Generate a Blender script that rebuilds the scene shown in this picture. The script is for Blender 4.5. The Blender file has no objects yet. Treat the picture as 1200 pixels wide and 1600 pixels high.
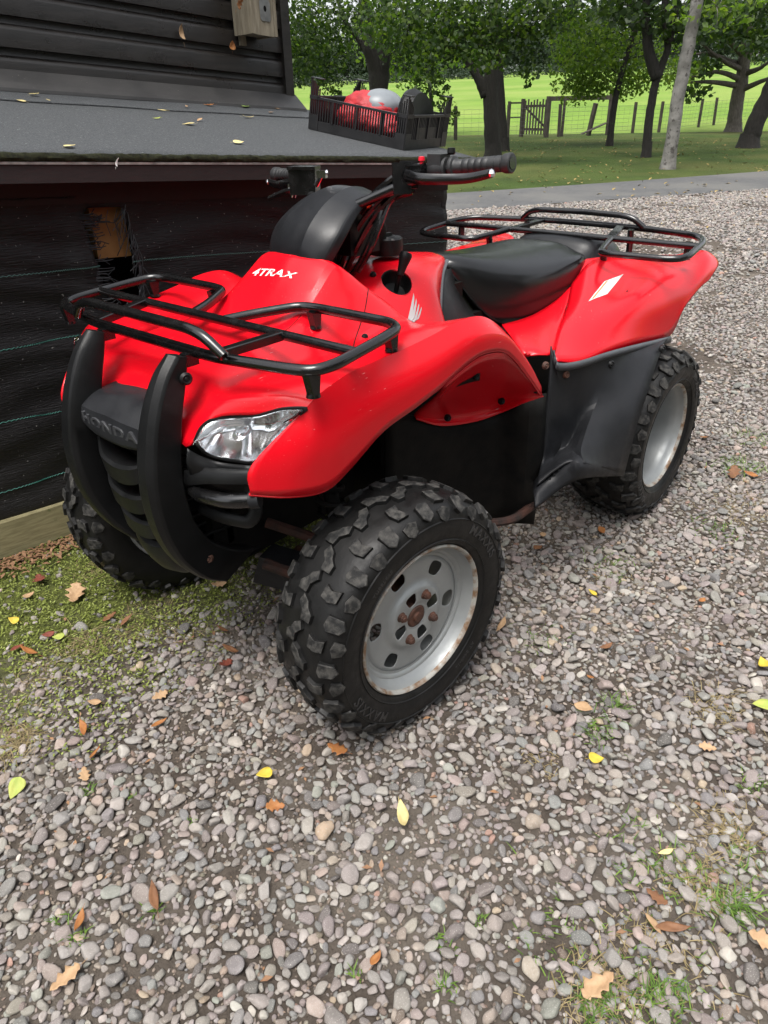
import bpy, bmesh, math, random
import numpy as np
from mathutils import Vector, Matrix, Euler

random.seed(7)
rng = np.random.default_rng(7)
scene = bpy.context.scene
COL = scene.collection
R = math.radians
PI = math.pi

# ------------------------------------------------------------------ camera, sky, sun, exposure
CAM = Vector((1.59509, 1.23341, 1.22299))
yaw, pitch, roll, fpx = R(221.04565), R(-29.35066), R(-1.16776), 1112.94
fwd = Vector((math.cos(yaw) * math.cos(pitch), math.sin(yaw) * math.cos(pitch), math.sin(pitch)))
rgt = Vector((math.sin(yaw), -math.cos(yaw), 0))
upv = rgt.cross(fwd)
rg2 = rgt * math.cos(roll) + upv * math.sin(roll)
up2 = -rgt * math.sin(roll) + upv * math.cos(roll)
cd = bpy.data.cameras.new('camera')
cam = bpy.data.objects.new('camera', cd)
COL.objects.link(cam)
cam.matrix_world = Matrix(((rg2.x, up2.x, -fwd.x, CAM.x), (rg2.y, up2.y, -fwd.y, CAM.y),
                           (rg2.z, up2.z, -fwd.z, CAM.z), (0, 0, 0, 1)))
cd.sensor_fit = 'VERTICAL'
cd.sensor_height = 9.8
cd.sensor_width = 7.35
cd.lens = 9.8 * fpx / 1600.0
cd.clip_start = 0.02
cd.clip_end = 2000
cd.dof.use_dof = True
cd.dof.focus_distance = 1.75
cd.dof.aperture_fstop = 9.0
scene.camera = cam

SUN_EL, SUN_AZ = R(68), R(12)          # soft light from above and behind the camera's right
world = bpy.data.worlds.new('World')
scene.world = world
world.use_nodes = True
wn = world.node_tree
wn.nodes.clear()
sky = wn.nodes.new('ShaderNodeTexSky')
sky.sky_type = 'NISHITA'
sky.sun_disc = False
sky.sun_elevation = SUN_EL
sky.sun_rotation = R(90) - SUN_AZ
sky.air_density = 1.0
sky.dust_density = 4.0
sky.ozone_density = 1.0
hsv = wn.nodes.new('ShaderNodeHueSaturation')
hsv.inputs['Saturation'].default_value = 0.22
bg = wn.nodes.new('ShaderNodeBackground')
bg.inputs['Strength'].default_value = 0.15
wo = wn.nodes.new('ShaderNodeOutputWorld')
wn.links.new(sky.outputs[0], hsv.inputs['Color'])
wn.links.new(hsv.outputs[0], bg.inputs[0])
wn.links.new(bg.outputs[0], wo.inputs[0])
sl = bpy.data.lights.new('sun', 'SUN')
sl.energy = 1.5
sl.angle = R(30)
sl.color = (1.0, 0.96, 0.9)
sun = bpy.data.objects.new('sun', sl)
COL.objects.link(sun)
sd_ = Vector((math.cos(SUN_AZ) * math.cos(SUN_EL), math.sin(SUN_AZ) * math.cos(SUN_EL), math.sin(SUN_EL)))
sun.rotation_euler = sd_.to_track_quat('Z', 'Y').to_euler()
scene.view_settings.view_transform = 'Standard'
scene.view_settings.look = 'None'
scene.view_settings.gamma = 1
scene.view_settings.use_curve_mapping = False
scene.view_settings.exposure = 1.12

# ------------------------------------------------------------------ materials
def new_mat(name):
    m = bpy.data.materials.new(name)
    m.use_nodes = True
    nt = m.node_tree
    b = nt.nodes['Principled BSDF']
    return m, nt, b

def noise_fac(nt, scale, detail=4, rough=0.55, lo=0.35, hi=0.65, coord='Object', stretch=None):
    tc = nt.nodes.new('ShaderNodeTexCoord')
    n = nt.nodes.new('ShaderNodeTexNoise')
    n.inputs['Scale'].default_value = scale
    n.inputs['Detail'].default_value = detail
    n.inputs['Roughness'].default_value = rough
    src = tc.outputs[coord]
    if stretch:
        mp = nt.nodes.new('ShaderNodeMapping')
        mp.inputs['Scale'].default_value = stretch
        nt.links.new(src, mp.inputs[0])
        src = mp.outputs[0]
    nt.links.new(src, n.inputs['Vector'])
    mr = nt.nodes.new('ShaderNodeMapRange')
    mr.inputs[1].default_value = lo
    mr.inputs[2].default_value = hi
    nt.links.new(n.outputs[0], mr.inputs[0])
    return mr.outputs[0], n.outputs[0]

def mixc(nt, fac, a, b):
    mx = nt.nodes.new('ShaderNodeMix')
    mx.data_type = 'RGBA'
    if isinstance(fac, (int, float)):
        mx.inputs[0].default_value = fac
    else:
        nt.links.new(fac, mx.inputs[0])
    for k, v in ((6, a), (7, b)):
        if isinstance(v, (tuple, list)):
            mx.inputs[k].default_value = (*v[:3], 1)
        else:
            nt.links.new(v, mx.inputs[k])
    return mx.outputs[2]

def bump(nt, b, height, strength, dist=0.01):
    bp = nt.nodes.new('ShaderNodeBump')
    bp.inputs['Strength'].default_value = strength
    bp.inputs['Distance'].default_value = dist
    nt.links.new(height, bp.inputs['Height'])
    nt.links.new(bp.outputs[0], b.inputs['Normal'])

def mat(name, c1, c2=None, scale=8, rough=0.5, metal=0.0, bstr=0.0, bscale=None, rvar=0.0, specks=None, spec=0.5,
        stretch=None, coat=0.0, lo=0.35, hi=0.65, bdist=0.004):
    m, nt, b = new_mat(name)
    b.inputs['Roughness'].default_value = rough
    b.inputs['Metallic'].default_value = metal
    b.inputs['Specular IOR Level'].default_value = spec
    b.inputs['Coat Weight'].default_value = coat
    b.inputs['Coat Roughness'].default_value = 0.12
    fac, raw = noise_fac(nt, scale, lo=lo, hi=hi, stretch=stretch)
    out = mixc(nt, fac, c1, c2 if c2 else c1)
    if specks:                                   # (colour, scale, threshold): dust, chips, lichen
        col, sc, th = specks
        f2, _ = noise_fac(nt, sc, detail=6, rough=0.7, lo=th, hi=th + 0.05)
        out = mixc(nt, f2, out, col)
    nt.links.new(out, b.inputs['Base Color'])
    if rvar:
        f3, _ = noise_fac(nt, scale * 2.7, detail=5)
        mr = nt.nodes.new('ShaderNodeMapRange')
        mr.inputs[3].default_value = rough - rvar
        mr.inputs[4].default_value = rough + rvar
        nt.links.new(f3, mr.inputs[0])
        nt.links.new(mr.outputs[0], b.inputs['Roughness'])
    if bstr:
        _, h = noise_fac(nt, bscale or scale * 6, detail=6, rough=0.6, stretch=stretch)
        bump(nt, b, h, bstr, bdist)
    return m

M = {}
M['red'] = mat('red_plastic', (0.61, 0.0030, 0.011), (0.56, 0.0025, 0.009), 5, 0.24, rvar=0.015, coat=0.08, spec=.36,
               specks=((0.58, 0.06, 0.06), 120, 0.735), bstr=0.02, bscale=260)
def scratches(m, colour, scale, lo_, stretch):
    nt = m.node_tree; b = nt.nodes['Principled BSDF']
    f, _ = noise_fac(nt, scale, detail=3, lo=lo_, hi=lo_ + .03, stretch=stretch)
    g_, _ = noise_fac(nt, 6, detail=2, lo=.50, hi=.60)
    mu = nt.nodes.new('ShaderNodeMath'); mu.operation = 'MULTIPLY'
    nt.links.new(f, mu.inputs[0]); nt.links.new(g_, mu.inputs[1])
    old = b.inputs['Base Color'].links[0].from_socket
    nt.links.new(mixc(nt, mu.outputs[0], old, colour), b.inputs['Base Color'])
scratches(M['red'], (0.62, 0.20, 0.20), 1, .70, (30, 420, 420))
M['black'] = mat('black_moulded_plastic', (0.0045, 0.0047, 0.0050), (0.0075, 0.0078, 0.0082), 14, 0.42, rvar=0.05, spec=.25, bstr=0.12, bscale=420,
                 specks=((0.07, 0.065, 0.06), 130, 0.72))
M['pod'] = mat('grey_black_plastic', (0.009, 0.0095, 0.0108), (0.012, 0.0127, 0.0145), 10, 0.36, spec=.32, rvar=0.06, bstr=0.10, bscale=500)
M['greyblack'] = mat('scuffed_grey_plastic', (0.0095, 0.010, 0.0115), (0.015, 0.0158, 0.018), 9, 0.5, spec=.25, rvar=0.1, bstr=0.12, bscale=350,
                     specks=((0.10, 0.09, 0.075), 60, 0.70))
M['trim'] = mat('pale_grey_trim', (0.075, 0.08, 0.09), (0.055, 0.06, 0.066), 12, 0.5)
M['tube'] = mat('black_painted_steel', (0.003, 0.003, 0.0033), (0.005, 0.0048, 0.0048), 18, 0.22, rvar=0.08, coat=0.3,
                specks=((0.07, 0.05, 0.035), 60, 0.74))
M['seat'] = mat('black_seat_vinyl', (0.0045, 0.0048, 0.0052), (0.0060, 0.0063, 0.0067), 9, 0.24, spec=.5, rvar=0.03, bstr=0.02, bscale=700,
                specks=((0.03, 0.03, 0.03), 90, 0.74))
M['dark'] = mat('dark_underbody', (0.005, 0.005, 0.005), (0.010, 0.009, 0.008), 20, 0.6, bstr=0.2, spec=.12)
M['rubber'] = mat('tyre_rubber', (0.0042, 0.0042, 0.0042), (0.0085, 0.0082, 0.0080), 16, 0.5, rvar=0.1, spec=.3, bstr=0.15, bscale=150,
                  specks=((0.05, 0.045, 0.04), 70, 0.70))
M['lug'] = mat('worn_tread_rubber', (0.013, 0.013, 0.013), (0.065, 0.062, 0.057), 70, 0.75, spec=.25, bstr=0.45, bscale=160, lo=0.4, hi=0.7)
M['letter'] = mat('tyre_lettering_rubber', (0.014, 0.014, 0.015), (0.022, 0.022, 0.022), 20, 0.4)
M['lit_nose_letters'] = mat('highlit_letter_plastic', (0.030, 0.031, 0.034), (0.045, 0.046, 0.05), 20, 0.4)  # letters share the nose's black; their highlights are painted as lighter grey
M['rim'] = mat('silver_painted_steel', (0.31, 0.322, 0.322), (0.26, 0.272, 0.272), 12, 0.42, metal=0.35, rvar=0.08,
               specks=((0.26, 0.17, 0.10), 45, 0.68), bstr=0.05, bscale=120)
M['rimlip'] = mat('chipped_rim_edge', (0.36, 0.35, 0.32), (0.19, 0.11, 0.06), 38, 0.5, metal=0.2, bstr=0.2, lo=0.42, hi=0.62)
M['rust'] = mat('rusty_steel', (0.095, 0.036, 0.020), (0.045, 0.021, 0.014), 60, 0.75, bstr=0.5, bscale=150)
M['rustdark'] = mat('rusty_underframe', (0.06, 0.022, 0.014), (0.018, 0.012, 0.010), 30, 0.8, bstr=0.4)
M['chrome'] = mat('bright_metal', (0.75, 0.75, 0.76), None, 10, 0.12, metal=1.0)
M['brass'] = mat('brass', (0.62, 0.40, 0.10), None, 10, 0.3, metal=1.0)
M['grip'] = mat('grip_rubber', (0.016, 0.0165, 0.0175), (0.024, 0.0245, 0.0255), 20, 0.5, bstr=0.15, bscale=300)
M['redbutton'] = mat('red_switch', (0.7, 0.01, 0.03), None, 10, 0.35)
M['white'] = mat('white_print', (0.62, 0.62, 0.61), (0.54, 0.54, 0.53), 60, 0.5)
M['orange_print'] = mat('orange_print', (0.80, 0.20, 0.06), None, 20, 0.5)
M['greyprint'] = mat('grey_print', (0.34, 0.36, 0.38), None, 20, 0.5)
M['silverprint'] = mat('silver_print', (0.36, 0.35, 0.35), None, 20, 0.4)

def lamp_glass():
    m, nt, b = new_mat('clear_lens')
    b.inputs['Base Color'].default_value = (0.96, 0.97, 0.98, 1)
    b.inputs['Roughness'].default_value = 0.03
    b.inputs['IOR'].default_value = 1.45
    b.inputs['Transmission Weight'].default_value = 1.0
    return m
M['lens'] = lamp_glass()
M['reflector'] = mat('headlight_reflector', (0.86, 0.87, 0.88), None, 10, 0.16, metal=1.0)

# ------------------------------------------------------------------ mesh helpers
def mk(name, verts, faces, material, parent=None, smooth=True, angle=38, mats=None, fmat=None, loc=None):
    me = bpy.data.meshes.new(name)
    me.from_pydata([tuple(v) for v in verts], [], [tuple(f) for f in faces])
    for mm in (mats or [material]):
        me.materials.append(mm)
    if fmat is not None:
        me.polygons.foreach_set('material_index', np.asarray(fmat, dtype=np.int32))
    me.update()
    if smooth:
        me.polygons.foreach_set('use_smooth', np.ones(len(me.polygons), dtype=bool))
        if angle is not None:
            me.set_sharp_from_angle(angle=R(angle))
    o = bpy.data.objects.new(name, me)
    COL.objects.link(o)
    if parent is not None:
        o.parent = parent
    if loc is not None:
        o.location = loc
    return o

class MB:
    """collects shapes into one mesh"""
    def __init__(s):
        s.v, s.f, s.m = [], [], []
    def add(s, v, f, m=0):
        n = len(s.v)
        s.v += [tuple(p) for p in v]
        s.f += [tuple(i + n for i in q) for q in f]
        s.m += [m] * len(f)
        return s
    def box(s, c, size, m=0, rot=None, taper=None):
        hx, hy, hz = size[0] / 2, size[1] / 2, size[2] / 2
        vs = [Vector((x, y, z)) for z in (-hz, hz) for y in (-hy, hy) for x in (-hx, hx)]
        if taper:
            for p in vs[4:]:
                p.x *= taper[0]; p.y *= taper[1]
        if rot is not None:
            vs = [rot @ p for p in vs]
        vs = [p + Vector(c) for p in vs]
        return s.add(vs, [(0, 2, 3, 1), (4, 5, 7, 6), (0, 1, 5, 4), (2, 6, 7, 3), (0, 4, 6, 2), (1, 3, 7, 5)], m)
    def tube(s, pts, r, seg=10, fillet=0.0, m=0, caps=True, flat=None, r2=None):
        pts = [Vector(p) for p in pts]
        if fillet > 0:
            q = [pts[0]]
            for i in range(1, len(pts) - 1):
                a, b, c = pts[i - 1], pts[i], pts[i + 1]
                da, dc = (a - b), (c - b)
                fl = min(fillet, da.length * 0.48, dc.length * 0.48)
                p0, p2 = b + da.normalized() * fl, b + dc.normalized() * fl
                for t in (0, 0.2, 0.4, 0.6, 0.8, 1.0):
                    q.append(p0.lerp(b, t).lerp(b.lerp(p2, t), t))
            q.append(pts[-1])
            pts = q
        n = len(pts)
        tang = [(pts[min(i + 1, n - 1)] - pts[max(i - 1, 0)]).normalized() for i in range(n)]
        ref = Vector((0, 0, 1)) if abs(tang[0].z) < 0.9 else Vector((1, 0, 0))
        x = tang[0].cross(ref).normalized()
        vs, fs = [], []
        for i in range(n):
            x = (x - tang[i] * x.dot(tang[i])).normalized()
            y = tang[i].cross(x)
            rr = r if r2 is None else r + (r2 - r) * i / (n - 1)
            for k in range(seg):
                a = 2 * PI * k / seg
                ca, sa = math.cos(a), math.sin(a)
                if flat:
                    vs.append(pts[i] + x * ca * rr * flat[0] + y * sa * rr * flat[1])
                else:
                    vs.append(pts[i] + x * ca * rr + y * sa * rr)
        for i in range(n - 1):
            for k in range(seg):
                k2 = (k + 1) % seg
                fs.append((i * seg + k, i * seg + k2, (i + 1) * seg + k2, (i + 1) * seg + k))
        if caps:
            fs.append(tuple(range(seg))[::-1])
            fs.append(tuple((n - 1) * seg + k for k in range(seg)))
        return s.add(vs, fs, m)
    def lathe(s, prof, seg=48, m=0, axis='Y', closed=False, c=(0, 0, 0)):
        """prof: (radius, along) pairs turned about the axis"""
        vs, fs = [], []
        n = len(prof)
        for k in range(seg):
            a = 2 * PI * k / seg
            for r_, h in prof:
                if axis == 'Y':
                    p = (r_ * math.sin(a), h, r_ * math.cos(a))
                elif axis == 'Z':
                    p = (r_ * math.cos(a), r_ * math.sin(a), h)
                else:
                    p = (h, r_ * math.cos(a), r_ * math.sin(a))
                vs.append((p[0] + c[0], p[1] + c[1], p[2] + c[2]))
        for k in range(seg):
            k2 = (k + 1) % seg
            for i in range(n - 1 + (1 if closed else 0)):
                j = (i + 1) % n
                fs.append((k * n + i, k * n + j, k2 * n + j, k2 * n + i))
        return s.add(vs, fs, m)
    def prism(s, poly, off, m=0):
        """extrude a 3D polygon by the vector off"""
        n = len(poly)
        off = Vector(off)
        vs = [Vector(p) for p in poly] + [Vector(p) + off for p in poly]
        fs = [tuple(range(n)), tuple(range(2 * n - 1, n - 1, -1))]
        for i in range(n):
            j = (i + 1) % n
            fs.append((i, i + n, j + n, j))
        return s.add(vs, fs, m)
    def build(s, name, material, parent=None, **k):
        if isinstance(material, (list, tuple)):
            o = mk(name, s.v, s.f, None, parent, mats=list(material), fmat=s.m, **k)
        else:
            o = mk(name, s.v, s.f, material, parent, **k)
        bm = bmesh.new()
        bm.from_mesh(o.data)
        bmesh.ops.recalc_face_normals(bm, faces=bm.faces)
        bm.to_mesh(o.data)
        bm.free()
        return o

def cr(a, b, c, d, t):
    return 0.5 * ((2 * b) + (-a + c) * t + (2 * a - 5 * b + 4 * c - d) * t * t + (-a + 3 * b - 3 * c + d) * t ** 3)

def spline(P, n, sharp=()):
    """P: (k, ...) array; Catmull-Rom samples, n per span, broken at the indices in sharp"""
    P = np.asarray(P, float)
    k = len(P)
    out = []
    cuts = [0] + sorted(i for i in sharp if 0 < i < k - 1) + [k - 1]
    for s0, s1 in zip(cuts[:-1], cuts[1:]):
        Q = P[s0:s1 + 1]
        Q = np.concatenate([[2 * Q[0] - Q[1]], Q, [2 * Q[-1] - Q[-2]]])
        for i in range(1, len(Q) - 2):
            for t in range(n):
                out.append(cr(Q[i - 1], Q[i], Q[i + 1], Q[i + 2], t / n))
    out.append(P[-1])
    return np.array(out)

def loft(rows, nu=4, nv=4, su=(), sv=(), closed=False):
    rows = np.asarray(rows, float)
    if closed:
        rows = np.concatenate([rows, rows[:, :1]], axis=1)
    A = spline(rows, nu, su)
    B = spline(np.swapaxes(A, 0, 1), nv, sv)
    B = np.swapaxes(B, 0, 1)
    h, w = B.shape[:2]
    vs = B.reshape(-1, 3)
    fs = [(i * w + j, i * w + j + 1, (i + 1) * w + j + 1, (i + 1) * w + j) for i in range(h - 1) for j in range(w - 1)]
    return vs, fs

def shell(name, rows, material, parent, thick=0.004, nu=4, nv=4, su=(), sv=(), mirror=False, angle=38, both=False, flip=False):
    """a moulded panel: a lofted sheet with real thickness; both=True adds the mirrored half to the same mesh"""
    vs, fs = loft(rows, nu, nv, su, sv)
    if flip:
        fs = [f[::-1] for f in fs]
    if mirror:
        vs = vs * np.array([1, -1, 1]); fs = [f[::-1] for f in fs]
    if both:
        n = len(vs)
        vs = np.concatenate([vs, vs * np.array([1, -1, 1])])
        fs = fs + [tuple(i + n for i in f[::-1]) for f in fs]
    o = mk(name, vs, fs, material, parent, angle=angle)
    bm = bmesh.new()
    bm.from_mesh(o.data)
    bmesh.ops.remove_doubles(bm, verts=bm.verts, dist=0.0006)
    bm.to_mesh(o.data)
    bm.free()
    sm = o.modifiers.new('thickness', 'SOLIDIFY')
    sm.thickness = thick
    sm.offset = -1
    return o

def tag(o, label=None, cat=None, group=None, kind=None):
    if label: o['label'] = label
    if cat: o['category'] = cat
    if group: o['group'] = group
    if kind: o['kind'] = kind
    return o

def empty(name, loc=(0, 0, 0), rot=(0, 0, 0), parent=None):
    o = bpy.data.objects.new(name, None)
    o.location = loc
    o.rotation_euler = rot
    o.empty_display_size = 0.1
    COL.objects.link(o)
    if parent is not None:
        o.parent = parent
    return o

def bolt(parent, p, n, r=0.007, material=None, name='bolt'):
    n = Vector(n).normalized()
    q = n.to_track_quat('Z', 'Y').to_matrix()
    b = MB()
    b.lathe([(0.0001, 0.0055), (r * 0.35, 0.0055), (r * 0.5, 0.003), (r * 0.85, 0.0045), (r * 1.0, 0.003), (r * 1.3, 0.0), (r * 1.3, -0.004)], 14, axis='Z')
    b.v = [tuple(q @ Vector(v) + Vector(p)) for v in b.v]
    return b.build(name, material or M['black'], parent)

def text_geo(s, size, extrude, font_shear=0.0, spacing=1.0, bevel=0.0, offset=0.0):
    cu = bpy.data.curves.new('lettering', 'FONT')
    cu.body = s
    cu.size = size
    cu.extrude = extrude
    cu.shear = font_shear
    cu.space_character = spacing
    cu.bevel_depth = bevel
    cu.offset = offset
    cu.align_x = 'CENTER'
    cu.resolution_u = 3
    o = bpy.data.objects.new('lettering', cu)
    COL.objects.link(o)
    dg = bpy.context.evaluated_depsgraph_get()
    dg.update()
    me = o.evaluated_get(dg).to_mesh()
    vs = [v.co.copy() for v in me.vertices]
    fs = [tuple(p.vertices) for p in me.polygons]
    o.evaluated_get(dg).to_mesh_clear()
    bpy.data.objects.remove(o)
    bpy.data.curves.remove(cu)
    return vs, fs

# ------------------------------------------------------------------ terrain shape
def smooth01(t):
    t = min(1, max(0, t))
    return t * t * (3 - 2 * t)

GX, GY = -0.889, -0.458
def along(x, y):
    return (x - 1.6) * GX + (y - 1.23) * GY
def ground_z(x, y):
    t = along(x, y)
    z = 0.0
    if t > 12:
        z += 0.011 * (min(t, 30) - 12) * smooth01((t - 12) / 6)
    if t > 30:
        s = (x - 1.6) * GY - (y - 1.23) * GX      # across the view, to the right
        u = t - 30
        z += 0.047 * u * smooth01(u / 30) * (1 + 0.0022 * min(60, max(-60, s)))
    return z

# ------------------------------------------------------------------ ground, path, field
def ground_mat(name, c1, c2, scale, c3=None, s3=1.2, rough=0.95, bstr=0.6, bscale=60, lo=.35, hi=.65, bdist=.02):
    m, nt, b = new_mat(name)
    b.inputs['Roughness'].default_value = rough
    b.inputs['Specular IOR Level'].default_value = 0.2
    f, _ = noise_fac(nt, scale, detail=8, rough=.65, lo=lo, hi=hi)
    out = mixc(nt, f, c1, c2)
    if c3:
        f2, _ = noise_fac(nt, s3, detail=5, lo=.45, hi=.62)
        out = mixc(nt, f2, out, c3)
    nt.links.new(out, b.inputs['Base Color'])
    _, h = noise_fac(nt, bscale, detail=8, rough=.7)
    bump(nt, b, h, bstr, bdist)
    return m, nt, b

def sheet(name, corners, nu, nv, lift, material):
    """ground sheet between four plan corners, following the terrain"""
    a, b, c, d = [Vector(p) for p in corners]
    vs, fs = [], []
    for j in range(nv + 1):
        for i in range(nu + 1):
            u, v = i / nu, j / nv
            p = a * (1 - u) * (1 - v) + b * u * (1 - v) + c * u * v + d * (1 - u) * v
            vs.append((p.x, p.y, ground_z(p.x, p.y) + lift))
    for j in range(nv):
        for i in range(nu):
            k = j * (nu + 1) + i
            fs.append((k, k + 1, k + nu + 2, k + nu + 1))
    o = mk(name, vs, fs, material, angle=None)
    if o.data.polygons[0].normal.z < 0: o.data.flip_normals()
    return tag(o, kind='structure')

def ts(t, s):            # along the view, to the right
    return (1.6 + GX * t + GY * s, 1.23 + GY * t - GX * s)
lawn_m, nt, b = ground_mat('mown_grass', (0.060, 0.098, 0.018), (0.034, 0.056, 0.012), .9, (0.090, 0.104, 0.028), .30, bstr=1, bscale=25, bdist=.06)
sheet('lawn', (ts(-70, -90), ts(-70, 90), ts(36, 90), ts(36, -90)), 30, 90, 0, lawn_m)
field_m, nt, b = ground_mat('sown_field', (0.150, 0.240, 0.036), (0.105, 0.185, 0.026), .30, (0.185, 0.25, 0.055), .06, bstr=.6, bscale=14, bdist=.05)
sheet('field', (ts(36, -160), ts(36, 240), ts(330, 340), ts(330, -260)), 40, 80, 0, field_m)

pn0, pn1, pf0, pf1 = Vector((-7.078,-5.028)), Vector((-12.099,-2.259)), Vector((-8.971,-6.403)), Vector((-15.199,-3.124))
pd = (pn1 - pn0).normalized(); fd = (pf1 - pf0).normalized()
asph, nt, b = ground_mat('worn_asphalt', (0.100, 0.100, 0.100), (0.075, 0.075, 0.077), 9, (0.115, 0.113, 0.108), .8, rough=.9, bstr=.5, bscale=180, bdist=.004)
sheet('path', (pn0 - pd * 16, pn1 + pd * 14, pf1 + fd * 14, pf0 - fd * 16), 40, 6, .012, asph)

# gravel bed: soil between the stones, moss by the shed
UX, UY = -0.98894, 0.14834                      # along the shed wall, away from the camera
VX, VY = -0.14834, -0.98894                     # into the shed
SX, SY = 0.949, -0.959
def WP(s, d, z=0.0): return (SX + UX * s + VX * d, SY + UY * s + VY * d, z)
def shed_sd(x, y): return ((x - SX) * UX + (y - SY) * UY, (x - SX) * VX + (y - SY) * VY)

gm, nt, b = ground_mat('stony_soil', (0.105, 0.086, 0.070), (0.055, 0.044, 0.036), 34, (0.135, 0.115, 0.095), 2.2, bstr=1.0, bscale=90, bdist=.012)
geo = nt.nodes.new('ShaderNodeNewGeometry')
vd = nt.nodes.new('ShaderNodeVectorMath'); vd.operation = 'DOT_PRODUCT'
vd.inputs[1].default_value = (-VX, -VY, 0)
nt.links.new(geo.outputs['Position'], vd.inputs[0])
off = nt.nodes.new('ShaderNodeMath'); off.operation = 'SUBTRACT'
off.inputs[1].default_value = -(SX * VX + SY * VY)
nt.links.new(vd.outputs['Value'], off.inputs[0])
mn = nt.nodes.new('ShaderNodeTexNoise'); mn.inputs['Scale'].default_value = 5; mn.inputs['Detail'].default_value = 7; mn.inputs['Roughness'].default_value = .7
nt.links.new(geo.outputs['Position'], mn.inputs['Vector'])
ma = nt.nodes.new('ShaderNodeMath'); ma.operation = 'MULTIPLY_ADD'; ma.inputs[1].default_value = 1.1; ma.inputs[2].default_value = -.55
nt.links.new(mn.outputs[0], ma.inputs[0])
ad = nt.nodes.new('ShaderNodeMath'); ad.operation = 'ADD'
nt.links.new(off.outputs[0], ad.inputs[0]); nt.links.new(ma.outputs[0], ad.inputs[1])
mr = nt.nodes.new('ShaderNodeMapRange'); mr.inputs[1].default_value = .78; mr.inputs[2].default_value = .52
nt.links.new(ad.outputs[0], mr.inputs[0])
mf, _ = noise_fac(nt, 60, detail=6, lo=.38, hi=.62)
mossc = mixc(nt, mf, (0.110, 0.125, 0.030), (0.055, 0.064, 0.018))
old = b.inputs['Base Color'].links[0].from_socket
vs_ = nt.nodes.new('ShaderNodeVectorMath'); vs_.operation = 'DOT_PRODUCT'; vs_.inputs[1].default_value = (UX, UY, 0)
nt.links.new(geo.outputs['Position'], vs_.inputs[0])
mr2 = nt.nodes.new('ShaderNodeMapRange'); mr2.inputs[1].default_value = SX * UX + SY * UY + 1.7; mr2.inputs[2].default_value = SX * UX + SY * UY + 1.1
nt.links.new(vs_.outputs['Value'], mr2.inputs[0])
mm_ = nt.nodes.new('ShaderNodeMath'); mm_.operation = 'MULTIPLY'
nt.links.new(mr.outputs[0], mm_.inputs[0]); nt.links.new(mr2.outputs[0], mm_.inputs[1])
nt.links.new(mixc(nt, mm_.outputs[0], old, mossc), b.inputs['Base Color'])
back = ts(-12, 0)
sheet('gravel_bed', (pn0 - pd * 16, pn1 + pd * 14, pn1 + pd * 14 + Vector((9.5, 17.5)), pn0 - pd * 16 + Vector((9.5, 17.5))), 30, 30, .006, gm)

# ------------------------------------------------------------------ the stones of the gravel
stone_m, nt, b = new_mat('pebble')
b.inputs['Roughness'].default_value = .78
b.inputs['Specular IOR Level'].default_value = .3
at = nt.nodes.new('ShaderNodeAttribute'); at.attribute_type = 'INSTANCER'; at.attribute_name = 'tint'
f1, _ = noise_fac(nt, 1.6, detail=6, rough=.7, lo=.3, hi=.7)
dk = nt.nodes.new('ShaderNodeMix'); dk.data_type = 'RGBA'; dk.blend_type = 'MULTIPLY'; dk.inputs[0].default_value = .55
nt.links.new(at.outputs['Color'], dk.inputs[6])
nt.links.new(mixc(nt, f1, (0.72, 0.68, 0.64), (1.15, 1.15, 1.15)), dk.inputs[7])
f2, _ = noise_fac(nt, 9, detail=3, lo=.60, hi=.68)
nt.links.new(mixc(nt, f2, dk.outputs[2], (0.36, 0.34, 0.31)), b.inputs['Base Color'])
_, h = noise_fac(nt, 5, detail=8, rough=.7)
bump(nt, b, h, .35, .06)

protos = bpy.data.collections.new('pebble_shapes')       # not linked to the scene: only the scatter uses it
for k in range(12):
    bm = bmesh.new()
    bmesh.ops.create_icosphere(bm, subdivisions=3 if k < 7 else 2, radius=1)
    npl = 10
    pl = rng.normal(size=(npl, 3)); pl /= np.linalg.norm(pl, axis=1)[:, None]
    dd = rng.uniform(.60, .95, npl)
    ax = np.array([1.0, rng.uniform(.62, .92), rng.uniform(.42, .66)])
    for v in bm.verts:
        n = np.array(v.co); n /= np.linalg.norm(n)
        q = pl @ n
        rr_ = 1.0
        kk = 24.0 if k % 3 else 40.0
        s = sum(math.exp(-kk * dd[i] / max(q[i], 1e-3)) if q[i] > .05 else 0 for i in range(npl)) + math.exp(-kk * 1.05)
        rr_ = -math.log(s) / kk
        v.co = Vector(n * max(.45, rr_) * ax)
    me = bpy.data.meshes.new('pebble')
    bm.to_mesh(me); bm.free()
    me.polygons.foreach_set('use_smooth', np.ones(len(me.polygons), dtype=bool))
    me.materials.append(stone_m)
    protos.objects.link(bpy.data.objects.new('pebble_%02d' % k, me))

TINTS = np.array([(.255,.245,.235), (.235,.215,.208), (.30,.285,.27), (.215,.19,.188), (.265,.22,.205), (.30,.255,.22), (.205,.21,.21), (.175,.178,.184), (.24,.23,.205), (.345,.33,.31), (.125,.12,.12), (.34,.27,.19), (.42,.405,.375), (.31,.185,.145), (.235,.25,.23)])
TW = np.array([18, 16, 12, 13, 8, 6, 8, 8, 8, 4, 5, 1.2, .6, .7, 4]); TW = TW / TW.sum()

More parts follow.
